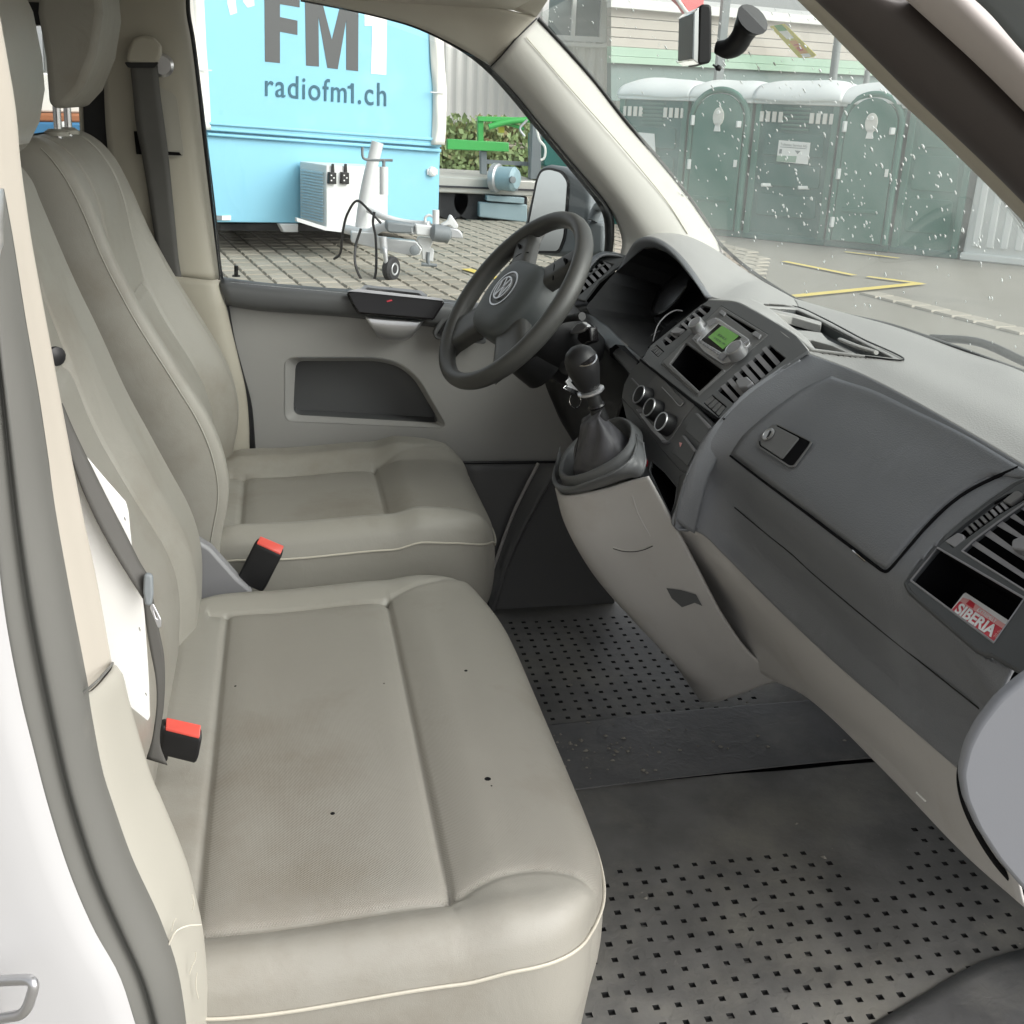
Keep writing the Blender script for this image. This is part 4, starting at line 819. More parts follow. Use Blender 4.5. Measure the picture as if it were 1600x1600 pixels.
# passenger end vent panel + cubby
vp=P3(onface(1425,912,.002),onface(1550,1016,.007),onface(1560,775,.002))
vo=[(1418,913),(1440,880),(1478,842),(1510,815),(1550,784),(1588,758),(1612,748),(1720,800),(1720,1120),(1553,1022),(1545,1022),(1530,1016),(1424,925)]
cub=[(1422,909),(1464,857),(1560,910),(1610,940),(1600,962),(1549,1005)]
cub=[(1423,907),(1465,856),(1601,935),(1553,1004)]
sl=[(1476,842),(1488,828),(1540,792),(1572,774),(1590,768),(1604,778),(1560,804),(1490,855)]
vent=[(1503,861),(1520,845),(1560,815),(1610,780),(1700,820),(1700,985)]
vpo=plate('vent_panel',vp,vo,'ventdark',da,holes=[cub,sl,vent],t=.006,off=.003,b=.0012,r=.003)
tube('panel_rim',dens([vp.at(x,y,-.001) for x,y in vo])[:-1],.0042,'ventdark',vpo,0,8,closed=True)
for lp2,nm in ((cub,'cubby_lip'),(vent,'vent_lip')):
    P_=[vp.at(x,y,.003) for x,y in lp2]; tube(nm,[P_[i] for i in range(len(P_))]+[P_[0]],.0012,'btn',da,0,6,closed=True)
well('cubby',vp,cub,.06,'deep',da,.002,.98,(0,.0)); well('thumbwheel_recess',vp,sl,.012,'deep',da,.001); well('vent_duct',vp,vent,.05,'deep',da,.001)
carve(face,vp,vo,-.0015)
def slat(name,pl,q,m,par,tilt=.006,off=-.004):
    a,b,c,d=[pl.at(x,y,off) for x,y in q]; n=pl.N
    v=[a+n*tilt,b+n*tilt,c-n*tilt,d-n*tilt]; v+= [p-n*.0022 for p in v]
    o=mk(name,v,[(0,1,2,3),(7,6,5,4),(0,4,5,1),(1,5,6,2),(2,6,7,3),(3,7,4,0)],m,par); return o
def k7(x,y): return (1400+x/7.275,740+y/7.275)
for q in (((835,800),(905,770),(1455,1130),(1455,1195)),((985,690),(1070,650),(1455,930),(1455,985)),((1130,590),(1210,545),(1455,715),(1455,765)),((1280,495),(1350,460),(1455,545),(1455,590)),((1410,400),(1480,370),(1600,440),(1580,500))):
    q=[k7(*p) for p in q]; a,b,c_,d_=q
    ext=lambda p,s,f=1.9: (s[0]+(p[0]-s[0])*f,s[1]+(p[1]-s[1])*f)
    slat('vent_slat',vp,[a,b,ext(c_,b),ext(d_,a)],'btn',vpo,.005)
plate('vent_tab',vp,[k7(1310,770),k7(1335,740),k7(1470,690),k7(1560,760),k7(1500,880),k7(1310,850)],'btn',da,t=.012,off=.008,b=.002,r=.002)
plate('switch_blank',vp,[k7(550,765),k7(700,670),k7(760,690),k7(770,740),k7(665,838)],'btn',da,t=.006,off=.0035,b=.001,r=.001)
plate('switch_blank',vp,[k7(1205,310),k7(1370,180),k7(1450,230),k7(1290,350)],'bezel',da,t=.006,off=.003,b=.001,r=.001)
for i in range(8):
    x=770+i*58; y=620-i*40; w=55
    plate('thumbwheel',vp,[k7(x,y),k7(x+34,y-24),k7(x+34+w*1.1,y-24+w*1.2),k7(x+w*1.1,y+w*1.2)],'bezel' if i<5 else 'btn',da,t=.006,off=.001+.001*math.sin(i*.45),b=.001)
# flat red and white tin in the cubby
pk=thing('tobacco_packet','small red and white packet lying in the cubby at the dashboard\'s passenger end','packet',at(1535,965,x=.80))
pp=P3(vp.at(1485,958,-.004),vp.at(1552,1004,.002),vp.at(1508,930,-.022))
k3=lambda x,y:(1470+x/12.31,910+y/12.31)
plate('case',pp,[k3(165,570),k3(440,215),k3(480,195),k3(1365,770),k3(1010,1175),k3(985,1175)],'card',pk,t=.008)
plate('print',pp,[k3(185,555),k3(360,360),k3(1300,835),k3(1020,1150)],'cardred',pk,t=.0008,off=.0006)
plate('print_band',pp,[k3(420,290),k3(560,330),k3(1280,840),k3(1215,900),k3(480,440),k3(370,355)],'pinkprint',pk,t=.0006,off=.0009)
plate('print_flag',pp,[k3(480,410),k3(560,335),k3(660,410),k3(620,500)],'cardred',pk,t=.0006,off=.0012)
text('lettering',pp,'SIBERIA',k3(255,560),k3(975,1050),(140/12.31,-170/12.31),'card',pk,t=.0006,off=.0014,bold=.03)
text('lettering',pp,'EXTREMELY',k3(690,545),k3(1040,780),(50/12.31,-55/12.31),'card',pk,t=.0004,off=.0014)
text('lettering',pp,'20.0g',k3(1060,1080),k3(1180,930),(-50/12.31,-40/12.31),'pinkprint',pk,t=.0004,off=.0014)
# ------------------------------------------------------------------ lower light-grey trim under the dark panel
U0=[p+np.array([.004,0,-.001]) for p in [at(1048,826,y=-.12),at(1095,834,x=.725),at(1200,937,x=.785),at(1300,1034,x=.811),at(1400,1120,x=.815),at(1502,1208,x=.808),at(1560,1262,x=.80)]]
U1=[at(1060,860,x=.73),at(1110,872,x=.745),at(1195,965,x=.80),at(1290,1066,x=.83),at(1395,1160,x=.84),at(1490,1245,x=.835),at(1575,1320,x=.82)]
U2=[at(1080,905,x=.78),at(1120,925,x=.80),at(1195,1010,x=.845),at(1280,1095,x=.87),at(1385,1185,x=.87),at(1480,1284,x=.862),at(1590,1380,x=.85)]
U3=[at(1130,985,x=.83),at(1150,1012,x=.86),at(1192,1052,x=.89),at(1268,1092,x=.895),at(1380,1202,x=.885),at(1512,1338,x=.875),at(1610,1425,x=.865)]
U4=[p+np.array([.12,0,.06]) for p in U3]
patch('lower_trim',[U0,U1,U2,U3,U4],'trimgrey',da,50,40,.003)
tube('trim_scratch',[at(1432,1238,x=.845),at(1446,1252,x=.845)],.0012,'card',da,4,6)
# fender pod at the passenger end
fp=Pl((0,-.82,0),(1,0,0),(0,0,1))
pdr=[(1502,1212),(1512,1170),(1530,1135),(1560,1096),(1600,1062),(1720,990),(1720,1520),(1600,1392),(1560,1345),(1528,1296),(1508,1250)]
plate('end_pod',Pl((0,-.80,0),(1,-.12,0),(0,-.1,1)),pdr,'pod',da,t=.012,b=.004,r=.012,off=.0)
tube('pod_gap',[at(x,y,y=-.802) for x,y in ((1512,1166),(1500,1208),(1505,1250),(1526,1300),(1558,1350),(1602,1398))],.0035,'deep',da,40,6)
# ------------------------------------------------------------------ CENTRE STACK
A_=at(1106,468,y=.15); B_=at(1003,560,y=.15); C1=at(1152,628,y=-.145)
up_=P3(A_,B_,C1)
k6=lambda x,y:(960+x/4.444,430+y/4.444)
fr=[k6(652,172),k6(850,186),k6(960,240),k6(1120,330),k6(1262,420),k6(1345,520),k6(1290,556),k6(1215,605),k6(1100,690),k6(960,800),k6(850,900),k6(760,985),k6(722,990),k6(550,870),k6(320,690),k6(190,585),k6(250,490),k6(440,335)]
radio_w=[k6(320,612),k6(740,212),k6(1068,412),k6(575,842)]
ventL=[k6(330,455),k6(605,205),k6(670,222),k6(660,250),k6(380,480),k6(355,490)]
ventR=[k6(715,800),k6(1078,485),k6(1190,575),k6(822,888)]
swL=[k6(250,520),k6(290,482),k6(345,530),k6(300,570)]; swR=[k6(615,885),k6(680,830),k6(780,912),k6(722,985)]
sfo=plate('stack_frame',up_,fr,'stack',da,holes=[radio_w,ventL,ventR,swL,swR],t=.006,off=.0,b=.001,r=.002)
well('vent_duct',up_,ventL,.04,'deep',da,-.001,.95); well('vent_duct',up_,ventR,.04,'deep',da,-.001,.95)
tube('panel_shadow_line',[up_.at(*p,-.0005) for p in (k6(180,588),k6(320,698),k6(545,880),k6(720,998),k6(765,995))],.0022,'deep',da,30,6)
D0=at(1008,566,y=.14); D1=at(968,640,y=.14); D2=at(1112,668,y=-.14)
lo=P3(D0,D1,D2)
# side cheek between stack frame and dial recess, and rolled lip to the passenger face
def lipP(l,off): return [up_.at(*k6(*p),off) for p in l]
l0=lipP([(1290,556),(1215,605),(1100,690),(960,800),(850,900),(765,985)],-.001)+[lo.at(*k6(668,1075),0),lo.at(*k6(590,1200),0),at(1066,770,y=-.142),at(1054,812,y=-.142)]
l1=[at(1250,562,y=-.156),at(1228,575,y=-.155),at(1196,600,y=-.155),at(1158,631,y=-.155),at(1133,661,y=-.155),at(1110,690,y=-.155),at(1098,712,y=-.155),at(1086,738,y=-.155),at(1078,770,y=-.155),at(1066,822,y=-.152)]
ridge=[(a+b)/2+np.array([-.006,0,.006])*min(1,i/3) for i,(a,b) in enumerate(zip(l0,l1))]
patch('stack_lip',[l0,ridge,l1,[p+np.array([.02,-.004,-.012]) for p in l1]],'dash',da,60,14,.003)
patch('stack_shoulder',[[up_.at(*k6(*p),-.001) for p in ((650,170),(850,185),(960,238),(1120,328),(1262,418),(1345,520))],[at(1112,462,x=.85),at(1154,468,x=.862),at(1190,484,x=.87),at(1222,510,x=.875),at(1252,532,x=.88),at(1268,548,x=.885)],[at(1120,455,x=.90),at(1165,464,x=.90),at(1200,480,x=.90),at(1230,505,x=.90),at(1260,528,x=.90),at(1276,548,x=.90)]],'dashtop_glare',da,30,12,.003)
# vent slats
for i in range(7):
    f=i/7; a=(350+f*270,470-f*235); slat('vent_slat',up_,[k6(a[0]+4,a[1]-20),k6(a[0]+22,a[1]-34),k6(a[0]+60,a[1]-8),k6(a[0]+44,a[1]+4)],'btn',sfo,.004,-.004)
plate('vent_tab',up_,[k6(392,385),k6(430,358),k6(485,375),k6(450,400),k6(400,402)],'btn',da,t=.008,off=.003,b=.001)
for i,(x,y) in enumerate(((1030,530),(980,580),(932,625),(885,660),(836,705),(790,750),(745,790))):
    slat('vent_slat',up_,[k6(x+4,y-2),k6(x+34,y-22),k6(x+124,y+74),k6(x+96,y+96)],'btn',sfo,.005,-.004)
plate('vent_tab',up_,[k6(838,735),k6(862,712),k6(920,702),k6(960,742),k6(920,772),k6(862,780)],'btn',da,t=.014,off=.008,b=.002,r=.002)
# switches
for q in (swL,swR):
    c_=np.mean(np.array(q),0); well('switch_recess',up_,q,.006,'deep',da,-.001)
    for j in range(4):
        f0,f1=j/4+.03,(j+1)/4-.03; a,b,c2,d=[np.array(p) for p in q]
        e=lambda u,v:((a*(1-u)+d*u)*(1-v)+(b*(1-u)+c2*u)*v)
        plate('switch_rib',up_,[tuple(e(f0,.1)),tuple(e(f1,.1)),tuple(e(f1,.9)),tuple(e(f0,.9))],'bezel',da,t=.003,off=-.001)
# radio
rd=thing('car_radio','car radio with green display, silver knobs and cd slot above an empty storage slot','radio',up_.at(1130,520))
plate('radio_face',up_,radio_w,'bezel',rd,holes=[[k6(385,612),k6(492,470),k6(748,655),k6(590,805)],[k6(768,268),k6(775,262),k6(985,382),k6(950,400)]],t=.005,off=.001,b=.0012,r=.003)
plate('slot_surround',up_,[k6(335,610),k6(470,470),k6(520,466),k6(770,660),k6(575,825)],'bezel',rd,holes=[[k6(383,612),k6(492,468),k6(750,655),k6(592,808)]],t=.006,off=.0035,b=.0015,r=.003)
well('storage_slot',up_,[k6(383,612),k6(492,468),k6(750,655),k6(592,808)],.07,'deep',rd,0.0,.98)
well('cd_slot',up_,[k6(768,268),k6(775,262),k6(985,382),k6(950,400)],.01,'deep',rd,0,.9)
plate('eject_button',up_,[k6(722,258),k6(742,238),k6(772,258),k6(755,278)],'btn',rd,t=.004,off=.004,b=.001); plate('eject_button',up_,[k6(955,410),k6(975,385),k6(1018,410),k6(1000,435)],'btn',rd,t=.004,off=.004,b=.001)
plate('silver_frame',up_,[k6(540,440),k6(560,415),k6(700,292),k6(725,300),k6(930,440),k6(940,470),k6(895,520),k6(830,590),k6(748,612),k6(735,605),k6(620,530)],'silver',rd,holes=[[k6(598,448),k6(718,335),k6(888,432),k6(770,520),k6(745,535)]],t=.005,off=.005,b=.0012,r=.002)
plate('display_glass',up_,[k6(595,450),k6(718,333),k6(892,432),k6(770,530),k6(745,540)],'blackgloss',rd,t=.002,off=.004)
plate('display',up_,[k6(650,430),k6(748,348),k6(862,420),k6(752,512)],'lcd',rd,t=.001,off=.0048)
text('display_text',up_,'FM1',k6(715,418),k6(765,450),(14/4.4,-12/4.4),'hub',rd,t=.0002,off=.0052); text('display_text',up_,'102.9',k6(690,440),k6(760,484),(10/4.4,-9/4.4),'hub',rd,t=.0002,off=.0052)
for i in range(6):
    x=588+i*23; y=462+i*15.5; plate('preset_button',up_,[k6(x,y),k6(x+14,y-14),k6(x+34,y-1),k6(x+20,y+14)],'btn',rd,t=.004,off=.0065,b=.0006)
plate('button',up_,[k6(545,435),k6(575,405),k6(600,420),k6(570,452)],'btn',rd,t=.004,off=.0075,b=.0006); plate('button',up_,[k6(640,320),k6(688,295),k6(715,310),k6(650,350)],'btn',rd,t=.004,off=.0075,b=.0006)
plate('button',up_,[k6(850,470),k6(880,430),k6(925,448),k6(880,480)],'btn',rd,t=.004,off=.0075,b=.0006); plate('button',up_,[k6(715,570),k6(750,530),k6(780,552),k6(745,590)],'btn',rd,t=.004,off=.0075,b=.0006); plate('button',up_,[k6(775,500),k6(800,478),k6(825,490),k6(800,512)],'btn',rd,t=.004,off=.0075,b=.0006)
def knob(c,ax_,r,h,par,m='silver',k=10):
    lathe('knob',[(r*1.06,0),(r*1.02,h*.5),(r,h),(r*.9,h*1.06),(r*.86,h*1.02),(0,h*.98)],c,ax_,m,par,k*2)
    lathe('knob_face',[(r*.82,h*1.03),(r*.7,h*1.06),(0,h*1.0)],c,ax_,'btn',par,20)
knob(up_.at(*k6(592,372),.004),up_.N,.0125,.016,rd); knob(up_.at(*k6(865,552),.004),up_.N,.0155,.017,rd)
# heater panel below
hz=[k6(190,592),k6(215,585),k6(330,700),k6(545,885),k6(680,1022),k6(665,1060),k6(505,1375),k6(455,1350),k6(330,1210),k6(150,960),k6(50,850),k6(65,760),k6(130,640)]
plate('heater_panel',lo,hz,'stack',da,t=.006,off=0,b=.0012,r=.002)
plate('control_field',lo,[k6(285,700),k6(330,690),k6(560,900),k6(470,1010),k6(370,1170),k6(330,1160),k6(150,940),k6(165,850)],'bezel',da,t=.003,off=.0015,b=.0006,r=.006)
plate('control_rail',lo,[k6(152,932),k6(168,935),k6(280,1060),k6(372,1160),k6(348,1170),k6(255,1075)],'silver',da,t=.002,off=.002,b=.0004)
for (x,y) in ((228,855),(300,945),(385,1045)):
    c_=lo.at(*k6(x,y),.003); r_=.0165; ax2=lo.N
    lathe('heater_knob',[(r_*1.12,0),(r_*1.08,.01),(r_,.018),(r_*.9,.0185)],c_,ax2,'black',da,32); lathe('knob_ring',[(r_*1.0,.0175),(r_*.98,.0195),(r_*.86,.0195),(r_*.84,.0175)],c_,ax2,'silver',da,32); lathe('knob_cap',[(r_*.84,.0178),(0,.0185)],c_,ax2,'btn',da,24)
plate('knob_lever',lo,[k6(155,930),k6(200,930),k6(200,950),k6(165,955)],'btn',da,t=.006,off=.007,b=.001); plate('knob_lever',lo,[k6(330,1140),k6(370,1150),k6(350,1165),k6(325,1160)],'btn',da,t=.006,off=.007,b=.001)
plate('button_strip',lo,[k6(328,775),k6(360,745),k6(482,878),k6(460,905)],'bezel',da,t=.004,off=.0045,b=.0008); tube('strip_edge',[lo.at(*k6(330,777),.006),lo.at(*k6(400,850),.006),lo.at(*k6(460,908),.006),lo.at(*k6(478,885),.006)],.0009,'silver',da,12,6)
plate('switch_blank',lo,[k6(560,955),k6(640,1040),k6(668,1058),k6(595,1170),k6(490,1075)],'stack',da,t=.005,off=.004,b=.001); plate('switch_blank',lo,[k6(475,1105),k6(560,1215),k6(505,1320),k6(400,1230)],'stack',da,t=.005,off=.004,b=.001)
plate('switch_rim',lo,[k6(562,960),k6(575,958),k6(668,1050),k6(655,1066)],'btn',da,t=.003,off=.007); plate('switch_rim',lo,[k6(470,1115),k6(484,1115),k6(560,1210),k6(552,1226)],'btn',da,t=.003,off=.007)
plate('switch_blank',lo,[k6(195,592),k6(210,588),k6(258,640),k6(250,655)],'btn',da,t=.004,off=.004); plate('switch_rim',lo,[k6(112,714),k6(120,712),k6(178,772),k6(172,778)],'btn',da,t=.002,off=.002)
plate('triangle_mark',lo,[k6(450,1160),k6(470,1165),k6(455,1195)],'pinkprint',da,t=.0004,off=.0068)
# lower stack body and open pocket
ssd=patch('stack_side',[[lo.at(*k6(*p),-.002) for p in ((50,850),(150,960),(330,1210),(455,1350),(505,1378))],[at(1000,745,y=-.03),at(1012,752,y=-.05),at(1030,778,y=-.09),at(1046,806,y=-.12),at(1055,822,y=-.14)]],'stack',da,70,40,.003)
cs=caster(ssd); pq=[(1019,720),(1040,738),(1059,761),(1056,784),(1049,806),(1030,786),(1014,764),(1015,735)]
pw=[cs(x,y,.001) for x,y in pq]; pw=[p for p in pw if p is not None]; ppl=P3(pw[0],pw[2],pw[-2]); carve(ssd,ppl,pw,.0)
pin=[p+np.array([.05,.06,-.01]) for p in pw]; n=len(pw); mk('pocket',pw+pin,[(i,(i+1)%n,n+(i+1)%n,n+i) for i in range(n)]+[tuple(range(n,2*n))],'deep',da); tube('pocket_lip',pw,.0012,'stack',da,0,6,closed=True)
patch('stack_side',[[at(1074,738,y=-.15),at(1068,752,y=-.15),at(1058,785,y=-.15),at(1052,822,y=-.15)],[at(1062,742,y=-.13),at(1060,760,y=-.13),at(1056,785,y=-.13),at(1050,818,y=-.13)]],'stack',da,10,6,.003)
plate('warning_mark',P3(at(1002,720,y=-.01),at(1012,740,y=-.02),at(1010,715,y=-.02)),[(1002,722),(1008,715),(1012,722),(1010,735),(1006,740)],'cardred',da,t=.001,off=.004)
# ------------------------------------------------------------------ DIAL HOOD
hi=Y([(962,425,.72),(982,408,.705),(996,396,.69),(1006,389,.665),(1022,387,.61),(1040,394,.54),(1058,408,.46),(1078,432,.35),(1092,450,.26),(1104,470,.18)])
hb=[at(1030,392,y=.88)+np.array([.02,0,-.02])]
mid=[(a+b)/2+np.array([-.008,0,.004]) for a,b in zip(ho,hi)]
patch('dial_hood_rim',[ho,mid,hi],'dash',da,50,10,.004)
# recess behind rim
lower=Y([(1104,470,.18),(1060,503,.165),(1020,541,.16),(1003,558,.17),(976,536,.30),(948,508,.46),(922,490,.58),(916,480,.62),(930,462,.66),(948,440,.70),(962,425,.72)])
rim=hi+lower[1:-1]; rim=[np.array(p) for p in rim]
c_=sum(rim)/len(rim); back=[c_+(p-c_)*.82+np.array([.13,.0,-.03]) for p in rim]; n=len(rim)
mk('dial_recess',rim+back,[(i,(i+1)%n,n+(i+1)%n,n+i) for i in range(n)]+[tuple(range(n,2*n))],'black',da)
ir=[c_+(p-c_)*.62+np.array([.085,0,-.03]) for p in rim]; plate_v=ir+[p+np.array([.01,0,-.004]) for p in ir]
tube('dial_bezel',[at(1020,533,y=.185),at(1028,508,y=.20),at(1042,492,y=.21),at(1056,485,y=.21),at(1066,486,y=.20)],.0011,'btn',da,24,6)
for yy in (.30,.56):
    lathe('dial',[(.06,0),(.06,.006),(.056,.008),(.055,.003),(0,.003)],c_+np.array([.10,yy-c_[1],-.02]),(-.8,0,.6),'blackgloss',da,40)
tube('dial_needle',[at(980,508,y=.38)+np.array([.05,0,-.02]),at(993,501,y=.36)+np.array([.05,0,-.02])],.001,'btn',da,4,5)
# frame strip under the recess, driver's lower panels
st=[Y([(905,488,.62),(917,490,.62),(948,509,.46),(976,537,.30),(1004,560,.17)]),Y([(900,496,.62),(912,500,.62),(942,521,.46),(968,549,.30),(998,578,.17)]),Y([(898,504,.62),(908,506,.62),(936,527,.47),(960,555,.31),(990,590,.18)])]
patch('dial_frame',st,'dash',da,30,8,.004)
lw=[st[2],Y([(880,540,.62),(892,545,.60),(925,560,.47),(958,590,.31),(982,608,.18)]),Y([(850,580,.62),(868,590,.60),(905,620,.47),(945,640,.31),(966,645,.18)]),Y([(868,640,.62),(885,650,.60),(915,668,.45),(945,668,.30),(962,668,.17)]),Y([(895,690,.70),(905,695,.64),(925,700,.45),(950,690,.30),(968,688,.16)])]
patch('knee_panel',lw,'black',da,30,24,.004)
well('cubby',P3(at(965,545,y=.30),at(998,575,y=.18),at(960,570,y=.31)),[(952,545),(962,538),(996,566),(990,582),(975,575),(953,556)],.03,'deep',da,.006)
# driver-side corner vent
cv=P3(at(905,450,y=.745),at(960,400,y=.76),at(925,480,y=.68))
k5=lambda x,y:(660+x/4,330+y/4)
cvh=[k5(945,465),k5(1100,305),k5(1195,330),k5(1150,380),k5(985,520)]
cvo=plate('corner_vent_panel',cv,[k5(900,430),k5(1105,258),k5(1150,252),k5(1235,262),k5(1310,285),k5(1290,320),k5(1200,360),k5(1100,440),k5(1040,520),k5(1010,560),k5(900,520)],'stack',da,holes=[cvh],t=.008,off=0,b=.0015,r=.004)
well('vent_duct',cv,cvh,.04,'deep',da,-.002)
for i in range(6):
    x,y=965+i*33,448-i*26; slat('vent_slat',cv,[k5(x,y),k5(x+16,y-12),k5(x+58,y+28),k5(x+42,y+42)],'btn',cvo,.003,-.003)
tube('vent_bar',[cv.at(*k5(955,470),0),cv.at(*k5(1040,400),0),cv.at(*k5(1140,330),0)],.002,'stack',da,10,6)
patch('side_trim',[[at(905,425,y=.78),at(935,395,y=.79),at(960,394,y=.79),at(985,402,y=.76)],[at(905,440,y=.745),at(937,400,y=.76),at(962,398,y=.75),at(985,405,y=.735)]],'dash',da,16,6,.004)
# ------------------------------------------------------------------ CONSOLE BODY UNDER THE GEAR LEVER
rowsC=[Y([(868,764,.13),(869,764,.06),(882,775,.0),(945,764,-.06),(985,752,-.10),(1012,746,-.13)]),
 Y([(882,815,.14),(882,816,.06),(896,832,-.0),(968,832,-.06),(1016,825,-.10),(1052,818,-.135)]),
 Y([(924,890,.14),(923,891,.06),(945,908,.0),(1015,905,-.06),(1055,893,-.10),(1084,878,-.13)]),
 Y([(973,950,.14),(973,952,.06),(1000,975,.0),(1068,985,-.06),(1105,975,-.10),(1130,965,-.13)]),
 Y([(1033,1010,.15),(1034,1012,.08),(1060,1040,.0),(1118,1044,-.05),(1150,1036,-.09),(1178,1028,-.12)]),
 Y([(1094,1094,.16),(1096,1096,.10),(1118,1097,.04),(1160,1084,-.03),(1196,1070,-.08),(1232,1064,-.12)])]
cb=patch('console_body',rowsC,'trimgrey',da,50,60,.004)
patch('console_body',[[r[0] for r in rowsC],[r[0]+np.array([.16,.01,.03]) for r in rowsC]],'trimgrey',da,24,6,.004)
cc2=caster(cb); mk('console_notch',[cc2(x,y,.0015) if cc2(x,y) is not None else at(x,y,y=-.1) for x,y in ((1042,918),(1064,921),(1088,928),(1098,946),(1086,941),(1066,948),(1050,934))],[(0,1,2,3,4,5,6)],'stack',da)
for l_,r_,m_ in ((((984,750),(988,775),(996,800),(1008,824),(1016,838)),.0013,'trimgrey'),(((958,855),(972,859),(990,860),(1006,857),(1020,851)),.0010,'pillar'),(((958,857),(972,861),(990,862),(1006,859),(1020,853)),.0008,'black')):  # pale line beside the dark seam is its highlight, put in as colour
    pt=[cc2(x,y,.0002) for x,y in l_]; pt=[p for p in pt if p is not None]
    if len(pt)>2: tube('console_seam_and_glint',pt,r_,m_,da,24,6)
# closed back of the dashboard
patch('inner_bulkhead',[[(1.0,.80,.80),(1.0,.3,.82),(1.0,.0,.78),(1.0,-.5,.78),(.98,-.82,.78)],[(.95,.80,.5),(.93,.3,.5),(.90,.0,.5),(.95,-.5,.5),(.95,-.82,.5)],[(1.2,.80,.28),(1.1,.3,.28),(1.05,.0,.2),(1.1,-.5,.3),(1.1,-.82,.3)]],'deep',da,12,12,.0)
patch('inner_bulkhead',[[up_.at(1050,500,-.06),up_.at(1180,560,-.06)],[up_.at(1000,560,-.06),up_.at(1120,650,-.07)],[lo.at(975,620,-.07),lo.at(1085,720,-.06)],[lo.at(960,720,-.10),lo.at(1050,830,-.06)]],'deep',da,8,8,.0)
patch('inner_bulkhead',[[(.72,.50,.70),(.74,.14,.70)],[(.70,.45,.5),(.70,.10,.58)],[(.80,.45,.2),(.80,.12,.3)]],'deep',da,8,8,.0)
# gear surround (dark tub) and gaiter
gp=P3(at(931,676,y=.10),at(900,745,y=-.03),at(983,692,y=-.06))
ring=[(874,737),(878,718),(886,703),(900,688),(916,675),(934,664),(952,657),(968,653),(980,657),(988,668),(987,684),(978,702),(960,718),(940,730),(918,740),(896,746),(880,744)]
ro=[gp.at(x,y,0) for x,y in ring]
cc_=sum(ro)/len(ro)
def scal(L,f,dz): return [cc_+(p-cc_)*f+gp.N*dz for p in L]
RG=np.array([cr(L+[L[0]],60) for L in (scal(ro,.02,-.046),scal(ro,.5,-.045),scal(ro,.84,-.04),scal(ro,.93,-.004),scal(ro,.97,.002),scal(ro,1.0,.002),scal(ro,1.05,-.004),scal(ro,1.10,-.018))])
gridmesh('gear_surround',RG,'stack',da,.0)
# outer band of the tub down to the light grey body
ob0=[gp.at(x,y,-.006) for x,y in ((874,700),(868,722),(867,742),(874,756),(898,760),(935,750),(968,733),(988,714),(994,692),(990,668))]
ob1=Y([(884,735,.12),(870,752,.07),(866,757,.05),(878,770,.0),(905,770,-.03),(945,760,-.06),(982,748,-.095),(1003,743,-.115),(1010,722,-.11),(1004,690,-.07)])
patch('gear_tub',[ob0,[(a+b)/2+np.array([-.006,-.006,.002]) for a,b in zip(ob0,ob1)],ob1],'stack',da,40,12,.004)
gs=thing('gear_lever','gear lever with black and chrome knob rising from a rubber gaiter','gear lever',cc_)
neck=at(934,640,y=.02)
rows=[]
for f,h,sq in ((.72,-.045,1),(.76,-.026,1),(.72,-.010,1),(.56,.002,1),(.38,.008,1),(.26,.016,1)):
    b=scal(ro,f,h); 
    s=max(0,(.72-f)/.46); sh=(neck-cc_)*s*.55
    rows.append([p+sh for p in b])
nk=[neck+(p-cc_)*.14 for p in ro]; rows.append([ (a+b)/2 for a,b in zip(rows[-1],nk)]); rows.append(nk)
GR=np.array([cr(L+[L[0]],60) for L in rows]); 
for i in range(GR.shape[0]):
    for j in range(60): GR[i,j]+=gp.N*.0035*math.sin(j*.63+i*1.9)*(0<i<6)
gridmesh('gaiter',np.stack([cr(GR[:,j],30) for j in range(60)],1),'gaiter',gs,.0)
kb=at(920,600,y=.02); kt=at(910,560,y=.02); axg=kt-neck; axg/=np.linalg.norm(axg)
tube('lever_shaft',[neck-axg*.02,kb],[.014,.0115,.010],'black',gs,6,14)
lathe('collar',[(.013,0),(.0145,.003),(.013,.006)],neck+axg*.004,axg,'blackgloss',gs,24)
lathe('knob_ring',[(.020,0),(.0225,.002),(.0225,.005),(.019,.007)],at(924,614,y=.02),axg,'silver',gs,30)
lathe('knob',[(.013,0),(.0185,.006),(.021,.016),(.0255,.032),(.0275,.045),(.0265,.058),(.021,.069),(.012,.0755),(0,.077)],at(922,610,y=.02),axg,'black',gs,36)
kp=Pl(at(910,560,y=.02)+axg*.012,np.cross(axg,[0,0,1.]),np.cross(axg,np.cross(axg,[0,0,1.])))
kpl=P3(at(898,572,y=-.005),at(935,556,y=-.005),at(915,549,y=.03))
lathe('knob_insert',[(.0185,0),(.0175,.004),(.011,.0075),(0,.0085)],at(914,561,y=.008),(axg+np.array([0,-.45,.1])),'blackgloss',gs,30)
lathe('chrome_edge',[(.0195,-.001),(.0200,.001),(.0186,.0018)],at(914,561,y=.008),(axg+np.array([0,-.45,.1])),'chrome',gs,30)
